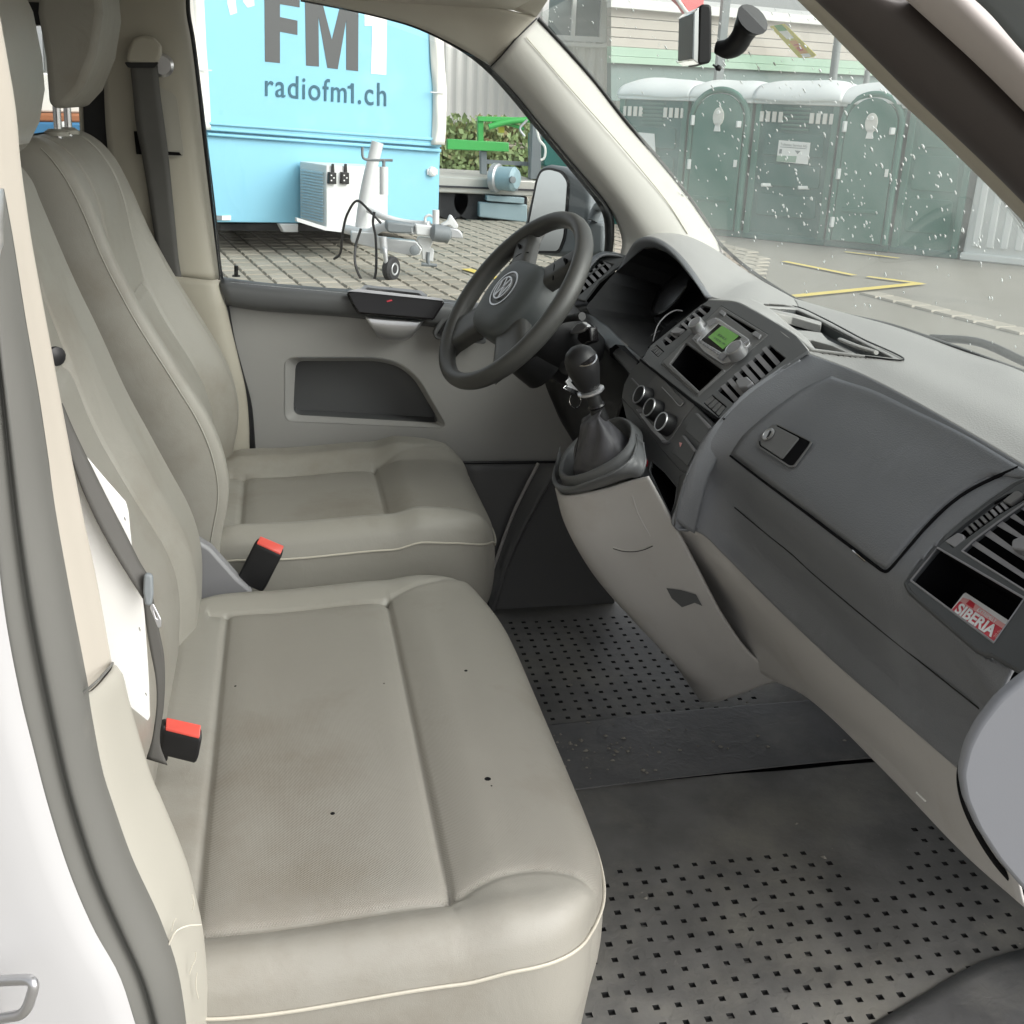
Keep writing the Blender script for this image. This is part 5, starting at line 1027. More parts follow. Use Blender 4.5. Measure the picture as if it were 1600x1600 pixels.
# ================================================================== STEERING WHEEL
C0=np.array([.522,.405,.840]); tw=rad(52.6); yw=rad(12.)
Rz=np.array([[math.cos(yw),-math.sin(yw),0],[math.sin(yw),math.cos(yw),0],[0,0,1]])
wa=Rz@np.array([math.cos(tw),0,math.sin(tw)]); wb_=Rz@np.array([0,-1.,0]); wn=np.cross(wb_,wa)
if wn.dot(CC-C0)<0: wn=-wn
sw_=thing('steering_wheel','dark three-spoke steering wheel with round emblem in the middle','steering wheel',C0)
wp_=lambda u,v,n=0: C0+wb_*u+wa*v+wn*n
R_=.184; V=[];F=[]; nu,nv=96,16
for i in range(nu):
    a=2*math.pi*i/nu; d=math.sin(a); e=math.cos(a)
    tr=.0165+.0015*abs(math.sin(a)); 
    for j in range(nv):
        b=2*math.pi*j/nv; r=R_+tr*.92*math.cos(b); V.append(wp_(d*r,e*r,tr*1.05*math.sin(b)))
for i in range(nu):
    for j in range(nv): F.append((i*nv+j,i*nv+(j+1)%nv,((i+1)%nu)*nv+(j+1)%nv,((i+1)%nu)*nv+j))
fix(mk('rim',V,F,'wheel',sw_,True))
# hub / airbag cover: rounded shield shape, domed
hub=rnd([(-.070,.078),(.070,.078),(.098,.005),(.072,-.085),(-.072,-.085),(-.098,.005)],.05,8)
rows=[]
for f,h in ((1.0,-.055),(1.02,-.01),(1.0,.006),(.92,.018),(.7,.026),(.4,.028),(.02,.0285)):
    rows.append([wp_(u*f,v*f,h) for u,v in hub]+[wp_(hub[0][0]*f,hub[0][1]*f,h)])
HG=np.array(rows); gridmesh('airbag_cover',np.stack([cr(HG[:,j],24) for j in range(HG.shape[1])],1),'hub',sw_,0)
# spokes
def spoke(p0,p1,w0,w1,n0=.004,n1=.0,th=.022,m='wheel'):
    p0=np.array(p0);p1=np.array(p1); d=(p1-p0)/np.linalg.norm(p1-p0); s=np.array([-d[1],d[0]])
    L=[];Rr=[]
    rows=[]
    for k,(t) in enumerate(np.linspace(0,1,8)):
        c=p0+(p1-p0)*t; w=w0+(w1-w0)*(t**1.3)+.01*(t>.9); n=n0+(n1-n0)*t
        rows.append([wp_(*(c+s*w),n-th),wp_(*(c+s*w*1.02),n-.004),wp_(*(c+s*w*.8),n+.004),wp_(*c,n+.006),wp_(*(c-s*w*.8),n+.004),wp_(*(c-s*w*1.02),n-.004),wp_(*(c-s*w),n-th)])
    patch('spoke',rows,m,sw_,16,16,.0)
    r2=[[r[0],wp_(*(p0+(p1-p0)*t),n0-th-.002),r[-1]] for r,t in zip(rows,np.linspace(0,1,8))]
    patch('spoke_back',r2,m,sw_,8,8,.0)

for s in (-1,1):
    spoke((s*.045,.045),(s*.128,.130),.026,.024); spoke((s*.045,-.035),(s*.142,-.112),.036,.042)
    tube('spoke_joint',[wp_(s*.060,.098,.004),wp_(s*.082,.085,.008),wp_(s*.102,.062,.004)],.0012,'deep',sw_,12,5)
    bx('thumb_slot',wp_(s*.105,.098,.004),(.004,.02,.02),'deep',sw_,.001)
# emblem: ring with V over W
em=Pl(wp_(0,.006,.0295),wb_,wa); 
if em.N.dot(wn)<0: em.N=-em.N
lathe('emblem_dish',[(.037,0),(.036,.002),(0,.001)],wp_(0,.006,.026),wn,'bezel',sw_,40)
lathe('emblem_outer_ring',[(.038,.0),(.0385,.003),(.0355,.003),(.035,.0)],wp_(0,.006,.0265),wn,'silver',sw_,48)
lathe('emblem_ring',[(.0255,0),(.0255,.0035),(.0225,.0035),(.0225,0)],wp_(0,.006,.0285),wn,'silver',sw_,40)
def bar(u0,v0,u1,v1,w=.0034):
    d=np.array([u1-u0,v1-v0]); d/=np.linalg.norm(d); s=np.array([-d[1],d[0]])*w/2
    prism('emblem_letter',[wp_(u0+s[0],.006+v0+s[1],.029),wp_(u1+s[0],.006+v1+s[1],.029),wp_(u1-s[0],.006+v1-s[1],.029),wp_(u0-s[0],.006+v0-s[1],.029)],wn*.003,'silver',sw_)
for s in (-1,1):
    bar(s*.0085,.0215,s*.0012,.004); bar(s*.019,.0135,s*.0095,-.0205); bar(s*.0095,-.0205,s*.0015,-.001)
bar(-.003,.004,.003,.004,.003); bar(-.003,-.001,.003,-.001,.003)
# column shroud and stalks
ca=-wn
lathe('column_shroud',[(.055,0),(.072,.01),(.075,.05),(.070,.10),(.062,.17)],wp_(0,-.005,-.03),ca,'black',sw_,32)
lathe('column_shroud',[(.035,0),(.05,.02),(.052,.09)],wp_(0,-.06,-.05),ca,'black',sw_,24)
kt_=thing('ignition_key','bunch of small keys on a ring hanging from the ignition, beside the gear knob','keys',at(895,600,y=.33))
kc=at(905,622,y=.22); 
kn=np.array([.35,-.8,.3]); kn/=np.linalg.norm(kn); ku=np.cross(kn,Z); ku/=np.linalg.norm(ku); kv=np.cross(ku,kn)
tube('key_ring',[at(899,626,y=.22)+ku*.013*math.cos(t)+kv*.013*math.sin(t) for t in np.linspace(0,2*math.pi,28,endpoint=False)],.0011,'chrome',kt_,0,6,closed=True)
kpp=Pl(at(893,606,y=.22),ku,kv)
plate('key_blade',kpp,[(884,596),(888,592),(896,602),(908,614),(904,617),(893,612)],'silver',kt_,t=.003,b=.0006)
plate('key_blade',kpp,[(880,606),(884,602),(904,611),(909,616),(900,617)],'chrome',kt_,t=.003,off=.004,b=.0006)
plate('key_head',kpp,[(890,586),(895,584),(897,592),(892,598),(887,596)],'btn',kt_,t=.004,b=.0008,r=.001)
tube('key_fob',[at(891,600,y=.23),at(886,608,y=.225)],.005,'black',kt_,4,8)
# silver reflections: ignition barrel and stalk
lathe('ignition_barrel',[(.014,0),(.014,.01),(.009,.012)],at(888,575,y=.30),(-.5,-.6,.3),'black',da,20)
tube('wiper_stalk',[wp_(.05,-.01,-.06),wp_(.12,.02,-.055),wp_(.175,.035,-.05)],[.007,.006,.008],'black',sw_,10,8)
stp=Pl(at(905,516,y=.33),(.4,-1,0),(0,0,1)); plate('stalk_end',stp,[(889,521),(900,506),(908,503),(918,510),(912,518),(898,523)],'silver',sw_,t=.012,b=.003,r=.003); plate('stalk_end',stp,[(905,512),(921,511),(924,535),(910,540),(900,530)],'blackgloss',sw_,t=.02,off=-.004,b=.004,r=.004)
# ================================================================== MIRROR + STICKER
rm=thing('rear_view_mirror','black interior mirror on a curved windscreen bracket, seen edge-on','mirror',at(1130,50,y=0))
kz=lambda x,y:(1030+x/9.41,y/9.41)
mpl=Pl(at(1095,50,y=-.02),(1,-.1,0),(0,0,1))
prism('housing',[mpl.at(*kz(*p)) for p in rnd([(585,80),(760,60),(775,160),(770,880),(740,935),(575,950),(560,900)],12,3)] if False else [mpl.at(*kz(*p)) for p in ((590,85),(640,60),(740,62),(768,100),(775,200),(768,860),(740,930),(640,945),(580,952),(565,900))],(.03,.13,.0),'black',rm,.003)
prism('glass_edge',[mpl.at(*kz(*p),-.002) for p in ((515,170),(585,105),(585,945),(500,880))],(.02,.125,.0),'mirror',rm,.001)
prism('rim',[mpl.at(*kz(*p),.001) for p in ((500,190),(530,180),(512,870),(480,850))],(.02,.12,0),'mgrey',rm,.0008)
tube('bracket',[at(1119,74,y=.03),at(1136,76,y=.02),at(1150,70,y=.01),at(1160,55,y=.0),at(1168,40,y=-.01),at(1176,30,y=-.02)],[.009,.0145,.0165,.016,.019,.026],'black',rm,30,16)
tube('dip_lever',[at(1114,101,y=.03),at(1120,106,y=.03)],.0015,'black',rm,4,6); lathe('lever_knob',[(0,0),(.004,.001),(.0045,.004),(.003,.008),(0,.009)],at(1119,104,y=.03),(1,0,-.5),'black',rm,12)
ks=lambda x,y:(1190+x/16,30+y/16)
sp_=P3(WG[20,26],WG[20,30],WG[24,28])
sk_=thing('windscreen_sticker','slanting yellow toll sticker with a green and a pinkish field, high on the windscreen','sticker',sp_.at(1240,62))
plate('sticker_base',sp_,[ks(205,180),ks(570,118),ks(1365,905),ks(1300,950),ks(1020,970),ks(930,965)],'yellow',sk_,t=.0006,off=.001)
plate('green_field',sp_,[ks(310,160),ks(500,140),ks(640,285),ks(430,305)],'green',sk_,t=.0004,off=.0014)
plate('pale_field',sp_,[ks(430,305),ks(640,285),ks(800,475),ks(640,500)],'card',sk_,t=.0004,off=.0014)
plate('orange_field',sp_,[ks(680,550),ks(850,530),ks(1160,840),ks(980,870)],'orange',sk_,t=.0004,off=.0014)
plate('white_field',sp_,[ks(970,870),ks(1180,860),ks(1240,935),ks(1050,955)],'card',sk_,t=.0004,off=.0016)
text('lettering',sp_,'18',ks(800,640),ks(950,800),(100/16,-20/16),'cardred',sk_,t=.0003,off=.0018)
# ================================================================== OUTSIDE
def gp_(px,py): return at(px,py,z=GZ)
o=mk('ground',[(-150,-150,GZ-.004),(200,-150,GZ-.004),(200,250,GZ-.004),(-150,250,GZ-.004)],[(0,1,2,3)],'ground'); o['kind']='structure'
# paved strip: bed, stones one by one nearest the window, joined stones beyond
pv=bpy.data.objects.new('paving',None); COL.objects.link(pv); pv.location=(2,10,GZ); pv['kind']='structure'
mk('joint_bed',[(-6,6.2,GZ),(3.9,6.2,GZ),(4.95,9,GZ),(6.2,12.2,GZ),(6.2,26,GZ),(-6,26,GZ)],[(0,1,2,3,4,5)],'joint',pv)
ang=rad(10); ca_,sa_=math.cos(ang),math.sin(ang); px_,py_=.21,.30
def stone_mesh(m):
    me=bpy.data.meshes.new('stone'); a,b=px_/2-.009,py_/2-.018; h=.018
    v=[(-a,-b,0),(a,-b,0),(a,b,0),(-a,b,0),(-a+.01,-b+.01,h),(a-.01,-b+.01,h),(a-.01,b-.01,h),(-a+.01,b-.01,h)]
    me.from_pydata(v,[],[(4,5,6,7),(0,1,5,4),(1,2,6,5),(2,3,7,6),(3,0,4,7)]); me.materials.append(M[m]); return me
sm=[stone_mesh('tan'),stone_mesh('tan2')]; cells=[]
for i in range(-90,110):
    for j in range(-70,90):
        u=i*px_; v=j*py_; x=2.2+u*ca_-v*sa_; y=11+u*sa_+v*ca_
        if not (-5.8<x<min(6.2,4.9+(y-9)*.4) and 6.4<y<25): continue
        d=np.array([x,y,GZ])-CC; q=(800+FPX*d.dot(CR)/d.dot(CL),800-FPX*d.dot(CU)/d.dot(CL))
        vis=350<q[0]<900 and 340<q[1]<485
        cells.append((0 if vis else 1,y,x,i,j))
cells.sort(); V=[];F=[]
for k,(vis,y,x,i,j) in enumerate(cells):
    hz_=(rng.random()-.5)*.006; rz=ang+(rng.random()-.5)*.04
    if k<300:
        s=bpy.data.objects.new('paving_stone',sm[int(rng.random()<.4)]); s.location=(x,y,GZ+hz_); s.rotation_euler=(0,0,rz); COL.objects.link(s); s.parent=pv; s.matrix_parent_inverse=Matrix.Translation(pv.location).inverted()
    else:
        c,s2=math.cos(rz),math.sin(rz); b=len(V)
        for v in sm[0].vertices: V.append((x+v.co.x*c-v.co.y*s2,y+v.co.x*s2+v.co.y*c,GZ+hz_+v.co.z))
        F+=[tuple(b+q for q in f.vertices) for f in sm[0].polygons]
o=mk('paving_stones',V,F,'tan2',pv); o['kind']='stuff'
def strip(name,a,b,w,m='line',z=.016):
    a=gp_(*a);b=gp_(*b); d=(b-a)/np.linalg.norm(b-a); s=np.array([-d[1],d[0],0])*w/2; h=np.array([0,0,z])
    o=mk(name,[a+s+h,b+s+h,b-s+h,a-s+h],[(0,1,2,3)],m); o['kind']='structure'; return o
strip('road_marking',(1225,410),(1335,432),.10); strip('road_marking',(1355,434),(1440,445),.10); strip('road_marking',(1440,445),(1235,466),.13,z=.02); strip('road_marking',(1320,395),(1405,405),.09); strip('road_marking',(728,424),(800,446),.12,z=.03)
# stone channel across the asphalt
a=gp_(1370,462); b=gp_(1640,530); n_=26; ch=bpy.data.objects.new('gutter',None); COL.objects.link(ch); ch.location=a; ch['kind']='structure'
me=bpy.data.meshes.new('gutter_stone'); me.from_pydata([(-.13,-.13,0),(.13,-.13,0),(.13,.13,0),(-.13,.13,0),(-.115,-.115,.02),(.115,-.115,.02),(.115,.115,.02),(-.115,.115,.02)],[],[(4,5,6,7),(0,1,5,4),(1,2,6,5),(2,3,7,6),(3,0,4,7)]); me.materials.append(M['tan2'])
dd=b-a; L_=np.linalg.norm(dd); aa=math.atan2(dd[1],dd[0])
for i in range(int(L_/.28)):
    p=a+dd*(i*.28/L_); s=bpy.data.objects.new('stone',me); s.location=(p[0],p[1],GZ); s.rotation_euler=(0,0,aa); COL.objects.link(s); s.parent=ch; s.matrix_parent_inverse=Matrix.Translation(ch.location).inverted()
# ---- blue trailer
d=ray(3400,361); d[2]=0; td=d/np.linalg.norm(d); tO=at(342,348,y=11.6); tr=thing('blue_trailer','light blue exhibition trailer with large grey letters, parked nose-on outside the driver\'s window','trailer',(tO[0]+1,tO[1]+1,GZ))
tpn=Pl(tO,td,Z); tn=tpn.N
def tbox(name,px4,depth,m,off=0,b=.0,par=tr):
    q=[tpn.at(x,y,off) for x,y in px4]; return prism(name,q,-tn*depth,m,par,b)
lowq=[tpn.at(300,347),tpn.at(685,350),tpn.at(688,222),tpn.at(300,196)]
prism('lower_body',lowq,-tn*4,'blue',tr,.01)
tbox('upper_body',[(302,200),(688,226),(672,52),(668,-60),(296,-60)],4,'blue',.06,.015)
for k,(dy,of) in enumerate(((0,.10),(9,.085),(17,.07))):
    plate('body_rib',tpn,[(324,190+dy),(690,216+dy),(690,221+dy),(324,195+dy)],'blue',tr,t=.05,off=of-.015,b=.012)
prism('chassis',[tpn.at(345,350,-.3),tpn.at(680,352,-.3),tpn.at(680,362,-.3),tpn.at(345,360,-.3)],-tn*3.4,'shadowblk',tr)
for x in (395,640):
    c=tpn.at(x,385,-2.2); c[2]=GZ+.33; lathe('wheel',[(.18,-.1),(.31,-.1),(.33,-.06),(.33,.06),(.31,.1),(.18,.1)],c,td,'tyre',tr,28)
# rolled canvas curtains at both sides
def roll(name,px,yl,w): 
    rows=[[tpn.at(x-w/2+w*t,y,.07+.06*math.sin(math.pi*t)+.008*math.sin(9*t+y*.08)) for t in np.linspace(0,1,7)] for x,y in zip(px,yl)]
    return patch(name,rows,'canvas',tr,18,20,.02)
roll('rolled_canvas',[303,307,310,313,316,317],[-50,20,80,120,180,203],26); roll('rolled_canvas',[681,684,687,687,686,684],[45,100,140,150,200,226],22)
for x,y,w in ((317,108,14),(685,143,12)): plate('canvas_strap',tpn,[(x-w,y),(x+w,y+1),(x+w,y+3),(x-w,y+2)],'machine' if False else 'galv',tr,t=.01,off=.15)
# lettering
kc2=lambda x,y:(280+x/3.478,y/3.478)
plate('letter',tpn,[kc2(*p) for p in ((463,-70),(655,-50),(655,40),(548,22),(548,92),(643,112),(643,190),(548,172),(548,343),(467,335))],'ink',tr,t=.004,off=.064)
plate('letter',tpn,[kc2(*p) for p in ((683,-45),(765,-38),(830,215),(890,-28),(975,-20),(973,387),(908,380),(908,110),(862,376),(806,369),(757,90),(760,362),(690,356))],'ink',tr,t=.004,off=.064)
plate('letter',tpn,[kc2(*p) for p in ((1040,-10),(1130,0),(1125,407),(1043,400),(1050,140),(1008,140),(1008,80),(1030,65))],'card',tr,t=.004,off=.064)
plate('letter',tpn,[kc2(*p) for p in ((262,-40),(300,-40),(315,70),(278,82),(262,20))],'canvas',tr,t=.004,off=.063); plate('letter',tpn,[kc2(*p) for p in ((345,-40),(400,-40),(410,30),(372,42),(348,10))],'canvas',tr,t=.004,off=.063)
text('lettering',tpn,'radiofm',(414.5,149.5),(541.5,160.5),(0,-36),'ink2',tr,t=.004,off=.066,bold=.004,space=1.12); text('lettering',tpn,'.ch',(559.5,162),(603.5,166),(0,-36),'ink2',tr,t=.004,off=.066,bold=.004,space=1.15)
plate('lettering',tpn,[kc2(*p) for p in ((936,452),(950,454),(950,562),(935,561),(935,482),(916,480),(916,468),(930,464))],'ink2',tr,t=.004,off=.066)
# lamps, plate, corner block
plate('side_reflector',tpn,[(336,337),(347,337),(347,344),(336,344)],'mgrey',tr,t=.02,off=.02); plate('side_reflector',tpn,[(347,337),(361,337),(361,344),(347,344)],'card',tr,t=.02,off=.02)
lathe('marker_lamp',[(.06,0),(.055,.05),(.03,.07),(0,.07)],tpn.at(674,268,.0),tn,'card',tr,20); plate('lamp_bracket',tpn,[(668,264),(684,264),(684,273),(668,273)],'whitesteel',tr,t=.03,off=.03,b=.005)
plate('support_bracket',tpn,[(437,350),(466,350),(466,363),(444,363)],'whitesteel',tr,t=.1,off=.05,b=.01)
# equipment box on the drawbar
bw=tpn.N; f0=[(510,258),(606,262),(606,361),(510,357)]; F_=[tpn.at(x,y,.75) for x,y in f0]
ac=prism('equipment_box',F_,-tn*.70,'acbox',tr,.01)
sidep=P3(F_[0],F_[0]-tn*.7,F_[3])
for i in range(17):
    t0=.12+i*.048; 
    a=F_[0]+(F_[3]-F_[0])*t0; h=(F_[3]-F_[0])*.022; sN=-td*.012
    prism('louvre',[a-tn*.06+sN*.2,a-tn*.64+sN*.2,a-tn*.64+h+sN,a-tn*.06+h+sN],sN,'acgrille',ac) 
bp_=Pl(F_[0],td,Z)
for x in (519,539):
    plate('socket',bp_,[(x-4,269),(x+7,270),(x+7,288),(x-5,287)],'black',ac,t=.06,off=.05,b=.008); plate('socket_cable',bp_,[(x,256),(x+3,256),(x+4,272),(x,272)],'black',ac,t=.02,off=.03)
    for a,b in ((0,273),(4,277),(0,281)): plate('socket_light',bp_,[(x-2+a,b),(x+a,b),(x+a,b+2),(x-2+a,b+2)],'card',ac,t=.004,off=.055)
plate('base_rail',bp_,[(464,340),(508,354),(560,361),(560,366),(508,360),(464,346)],'whitesteel',tr,t=.05,off=.02)
# drawbar: beams, coupling, jack post, jockey wheel
D_=lambda x,y,dd: at(x,y,y=dd)
def beam(name,pts,w,m='whitesteel',par=tr,flat=None): return tube(name,pts,w,m,par,max(6,4*len(pts)),8,flat=flat)
beam('mast',[D_(590,222,10.6),D_(572,300,10.6),D_(562,372,10.6)],.065)
kh=lambda x,y:(540+x/6.667,220+y/6.667)
beam('jack_post',[D_(*kh(398,270),10.3),D_(*kh(398,560),10.3)],.045); beam('jack_shaft',[D_(*kh(398,200),10.3),D_(*kh(398,270),10.3)],.018,'mgrey')
beam('crank_handle',[D_(*kh(175,65),10.3),D_(*kh(178,160),10.3),D_(*kh(195,188),10.3),D_(*kh(490,203),10.3)],.014,'mgrey')
dbm=[]
prism('drawbar',[D_(*kh(60,950),10.4),D_(*kh(60,1060),10.4),D_(*kh(290,1115),10.2),D_(*kh(700,1200),9.95),D_(*kh(775,1190),9.95),D_(*kh(800,1130),9.95),D_(*kh(740,1050),9.95),D_(*kh(360,1010),10.1),D_(*kh(290,960),10.3)],np.array([0,.16,0]),'whitesteel',tr,.012)
beam('drawbar_tube',[D_(*kh(0,920),10.7),D_(*kh(250,960),10.4),D_(*kh(370,900),10.3),D_(*kh(720,925),10.0)],.05); beam('drawbar_tube',[D_(*kh(240,720),10.5),D_(*kh(420,800),10.3),D_(*kh(610,850),10.2),D_(*kh(870,870),10.0)],.035)
prism('hose_drum',[D_(*kh(*p),9.97) for p in ((430,845),(520,850),(700,872),(722,890),(715,960),(600,968),(450,960),(425,930))],np.array([0,.25,0]),'mgrey',tr,.02)
prism('coupling_block',[D_(*kh(*p),9.95) for p in ((725,870),(905,885),(900,1000),(735,985))],np.array([0,.14,0]),'whitesteel',tr,.015)
lathe('coupling_boot',[(.04,-.11),(.085,-.08),(.09,0),(.085,.08),(.04,.11)],D_(*kh(990,965),9.95),(1,.1,-.12),'mgrey',tr,20)
prism('coupling_head',[D_(*kh(*p),9.93) for p in ((1040,925),(1090,905),(1180,925),(1215,965),(1228,1020),(1080,1012))],np.array([0,.1,0]),'galv',tr,.012)
prism('coupling_lever',[D_(*kh(*p),9.93) for p in ((990,870),(1060,835),(1085,770),(1105,775),(1175,880),(1165,915),(1130,920),(1085,880),(1020,890))],np.array([0,.05,0]),'whitesteel',tr,.01)
prism('pivot_plate',[D_(*kh(*p),10.05) for p in ((755,1000),(930,1010),(885,1115),(920,1130),(915,1260),(800,1240),(790,1110),(740,1050))],np.array([0,.06,0]),'whitesteel',tr,.01)
beam('hand_brake',[D_(*kh(830,850),10.0),D_(*kh(830,800),10.0),D_(*kh(870,775),10.0),D_(*kh(905,790),10.0)],.014); beam('prop_post',[D_(*kh(940,720),10.0),D_(*kh(940,870),10.0)],.035)
lathe('pivot_bolt',[(.05,0),(.05,.02),(.02,.03),(0,.03)],D_(*kh(715,1140),9.93),(0,-1,0),'mgrey',tr,16)
jw=D_(*kh(475,1330),9.85); jw[2]=GZ+.125
lathe('jockey_wheel',[(.06,-.045),(.105,-.045),(.125,-.025),(.125,.025),(.105,.045),(.06,.045)],jw,(1,-.75,0),'tyre',tr,28); lathe('wheel_hub',[(0,-.03),(.06,-.05),(.065,-.045),(.065,.045),(.06,.05),(0,.03)],jw,(1,-.75,0),'galv',tr,20)
beam('wheel_fork',[jw+np.array([-.05,-.06,0]),jw+np.array([-.07,-.06,.2]),D_(*kh(400,1140),9.85)],.022,'galv'); beam('jack_tube',[D_(*kh(390,1000),9.9),D_(*kh(400,1170),9.9)],.04,'galv')
beam('prop_stand',[D_(*kh(860,1160),10.05),D_(*kh(855,1230),10.05),D_(*kh(865,1290),10.05)],.02,'mgrey'); beam('stand_foot',[D_(*kh(790,1285),10.05),D_(*kh(950,1298),10.05)],.018,'mgrey')
tube('cable',[D_(*kh(-120,1230),10.7),D_(*kh(-60,1180),10.6),D_(*kh(-30,950),10.4),D_(*kh(20,760),10.3),D_(*kh(120,625),10.2),D_(*kh(240,720),10.1),D_(*kh(370,860),10.05)],.014,'black',tr,50,6)
tube('cable',[D_(*kh(160,915),10.0),D_(*kh(105,1100),10.0),D_(*kh(105,1300),9.9),D_(*kh(180,1460),9.9),D_(*kh(260,1500),9.9),D_(*kh(305,1420),9.9),D_(*kh(312,1000),10.0),D_(*kh(285,850),10.0),D_(*kh(300,740),10.0)],.014,'black',tr,60,6)
# ---- flatbed trailer with loading gear behind, seen between blue trailer and mirror
kt3=lambda x,y:(640+x/3.478,y/3.478)
ft=thing('flatbed_trailer','low grey flatbed trailer carrying a green lifting frame, behind the blue trailer','trailer',(5,17,GZ))
FD=16.0; B=lambda p,dd=FD: at(*kt3(*p),y=dd)
prism('flatbed',[B(p) for p in ((120,955),(700,985),(700,1068),(120,1045))],np.array([0,2.2,0]),'flat',ft,.02)
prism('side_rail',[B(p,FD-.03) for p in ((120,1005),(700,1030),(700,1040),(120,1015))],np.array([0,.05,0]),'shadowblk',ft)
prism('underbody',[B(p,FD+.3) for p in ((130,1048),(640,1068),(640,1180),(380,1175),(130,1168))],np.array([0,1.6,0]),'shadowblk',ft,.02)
prism('storage_box',[B(p,FD-.05) for p in ((378,1098),(640,1112),(640,1210),(378,1180))],np.array([0,.8,0]),'flatblue',ft,.02); prism('box_lid',[B(p,FD-.1) for p in ((420,1062),(625,1075),(622,1108),(420,1092))],np.array([0,.5,0]),'flatblue',ft,.01)
for x in (215,330): 
    c=B((x,1180),FD+.2); c[2]=GZ+.3; lathe('wheel',[(.16,-.1),(.28,-.1),(.31,-.06),(.31,.06),(.28,.1),(.16,.1)],c,(0,1,0),'tyre',ft,26)
prism('green_beam',[B(p,FD+.4) for p in ((205,755),(540,775),(540,825),(205,812))],np.array([0,.15,0]),'mgreen',ft,.012)
prism('green_post',[B(p,FD+.45) for p in ((372,635),(402,637),(402,812),(372,808))],np.array([0,.14,0]),'mgreen',ft,.01); prism('green_post',[B(p,FD+.4) for p in ((372,632),(690,640),(690,668),(372,660))],np.array([0,.14,0]),'mgreen',ft,.01)
tube('green_arm',[B((430,690),FD+.4),B((520,665),FD+.4),B((690,645),FD+.4)],.045,'mgreen',ft,10,10); tube('green_arm',[B((440,650),FD+.5),B((560,680),FD+.5),B((620,700),FD+.5)],.03,'mgreen',ft,8,8)
prism('grey_post',[B(p,FD+.3) for p in ((668,660),(715,665),(715,975),(655,975))],np.array([0,.2,0]),'mgrey',ft,.012); prism('dark_post',[B(p,FD+.5) for p in ((385,820),(420,820),(422,950),(388,948))],np.array([0,.15,0]),'mgrey',ft,.01)
prism('cross_bar',[B(p,FD+.5) for p in ((420,868),(660,882),(660,903),(420,890))],np.array([0,.1,0]),'mgrey',ft); prism('yellow_part',[B(p,FD+.6) for p in ((485,690),(515,690),(515,722),(485,722))],np.array([0,.1,0]),'yellow',ft)
prism('teal_cover',[B(p,FD+.6) for p in ((725,730),(960,800),(960,1000),(725,900))],np.array([0,1.2,0]),'teal',ft,.03)
c=B((520,970),FD-.2); lathe('pump_body',[(.0,-.26),(.12,-.25),(.17,-.2),(.18,.15),(.14,.2),(0,.22)],c,(.8,-.6,0),'pump',ft,24); lathe('pump_ring',[(.19,-.22),(.215,-.2),(.215,-.12),(.19,-.1)],c,(.8,-.6,0),'galv',ft,24)
lathe('pump_cap',[(.05,0),(.05,.05),(0,.06)],c+np.array([.05,-.25,0]),(.3,-1,0),'mgrey',ft,14); prism('pump_foot',[B(p,FD-.1) for p in ((460,1000),(590,1010),(590,1040),(460,1030))],np.array([0,.3,0]),'mgrey',ft)
tube('hose',[B((690,700),FD),B((705,760),FD),B((735,800),FD),B((730,860),FD),B((712,870),FD)],.02,'canvas',ft,16,6); tube('hose',[B((640,650),FD),B((600,700),FD),B((625,740),FD)],.018,'galv',ft,12,6)
# ---- retaining wall and overgrown bank in front of the cladded hall
GD=24.
wll=thing('retaining_wall','low brown stone wall under the grassy bank beside the corrugated hall','wall',(6,GD,GZ))
prism('stone_face',[at(640,280,y=GD),at(860,290,y=GD),at(860,225,y=GD),at(640,217,y=GD)],(0,1,0),'wall',wll,.03)
prism('coping',[at(640,226,y=GD-.1),at(860,234,y=GD-.1),at(860,229,y=GD-.1),at(640,221,y=GD-.1)],(0,1.1,0),'tan',wll,.02)
V=[];F=[]
def blades(a,b,h0,h1,n,dep):
    for i in range(n):
        p=a+(b-a)*rng.random()+np.array([0,dep*rng.random(),0]); h=h0+(h1-h0)*rng.random(); w=.02+.04*rng.random(); t=rng.random()*3; d_=np.array([math.cos(t),math.sin(t),0])*w; ln=np.array([rng.normal()*.12,rng.normal()*.12,h]); k=len(V)
        V.extend([p-d_,p+d_,p+ln+d_*.3,p+ln*1.15]); F.append((k,k+1,k+2)); F.append((k,k+2,k+3))
blades(at(640,222,y=GD+.1),at(870,230,y=GD+.1),.1,.45,5000,1.2)
a=at(640,278,y=GD-1.0);b=at(870,284,y=GD-1.0); blades(a,b,.1,.62,5000,.9)
o=mk('grass',V,F,'grass'); o['kind']='stuff'
V=[];F=[]
for i in range(900):
    c=a+(b-a)*rng.random()+np.array([0,-.1-.3*rng.random(),.1+1.2*rng.random()]); s=.03+.06*rng.random(); k=len(V); t=rng.random()*6; u=np.array([math.cos(t),.3*math.sin(t),math.sin(t)])*s; w=np.array([-math.sin(t),.4,math.cos(t)])*s*.6
    V+=[c-u,c-w,c+u,c+w]; F.append((k,k+1,k+2,k+3))
o=mk('weed_leaves',V,F,'weed'); o['kind']='stuff'
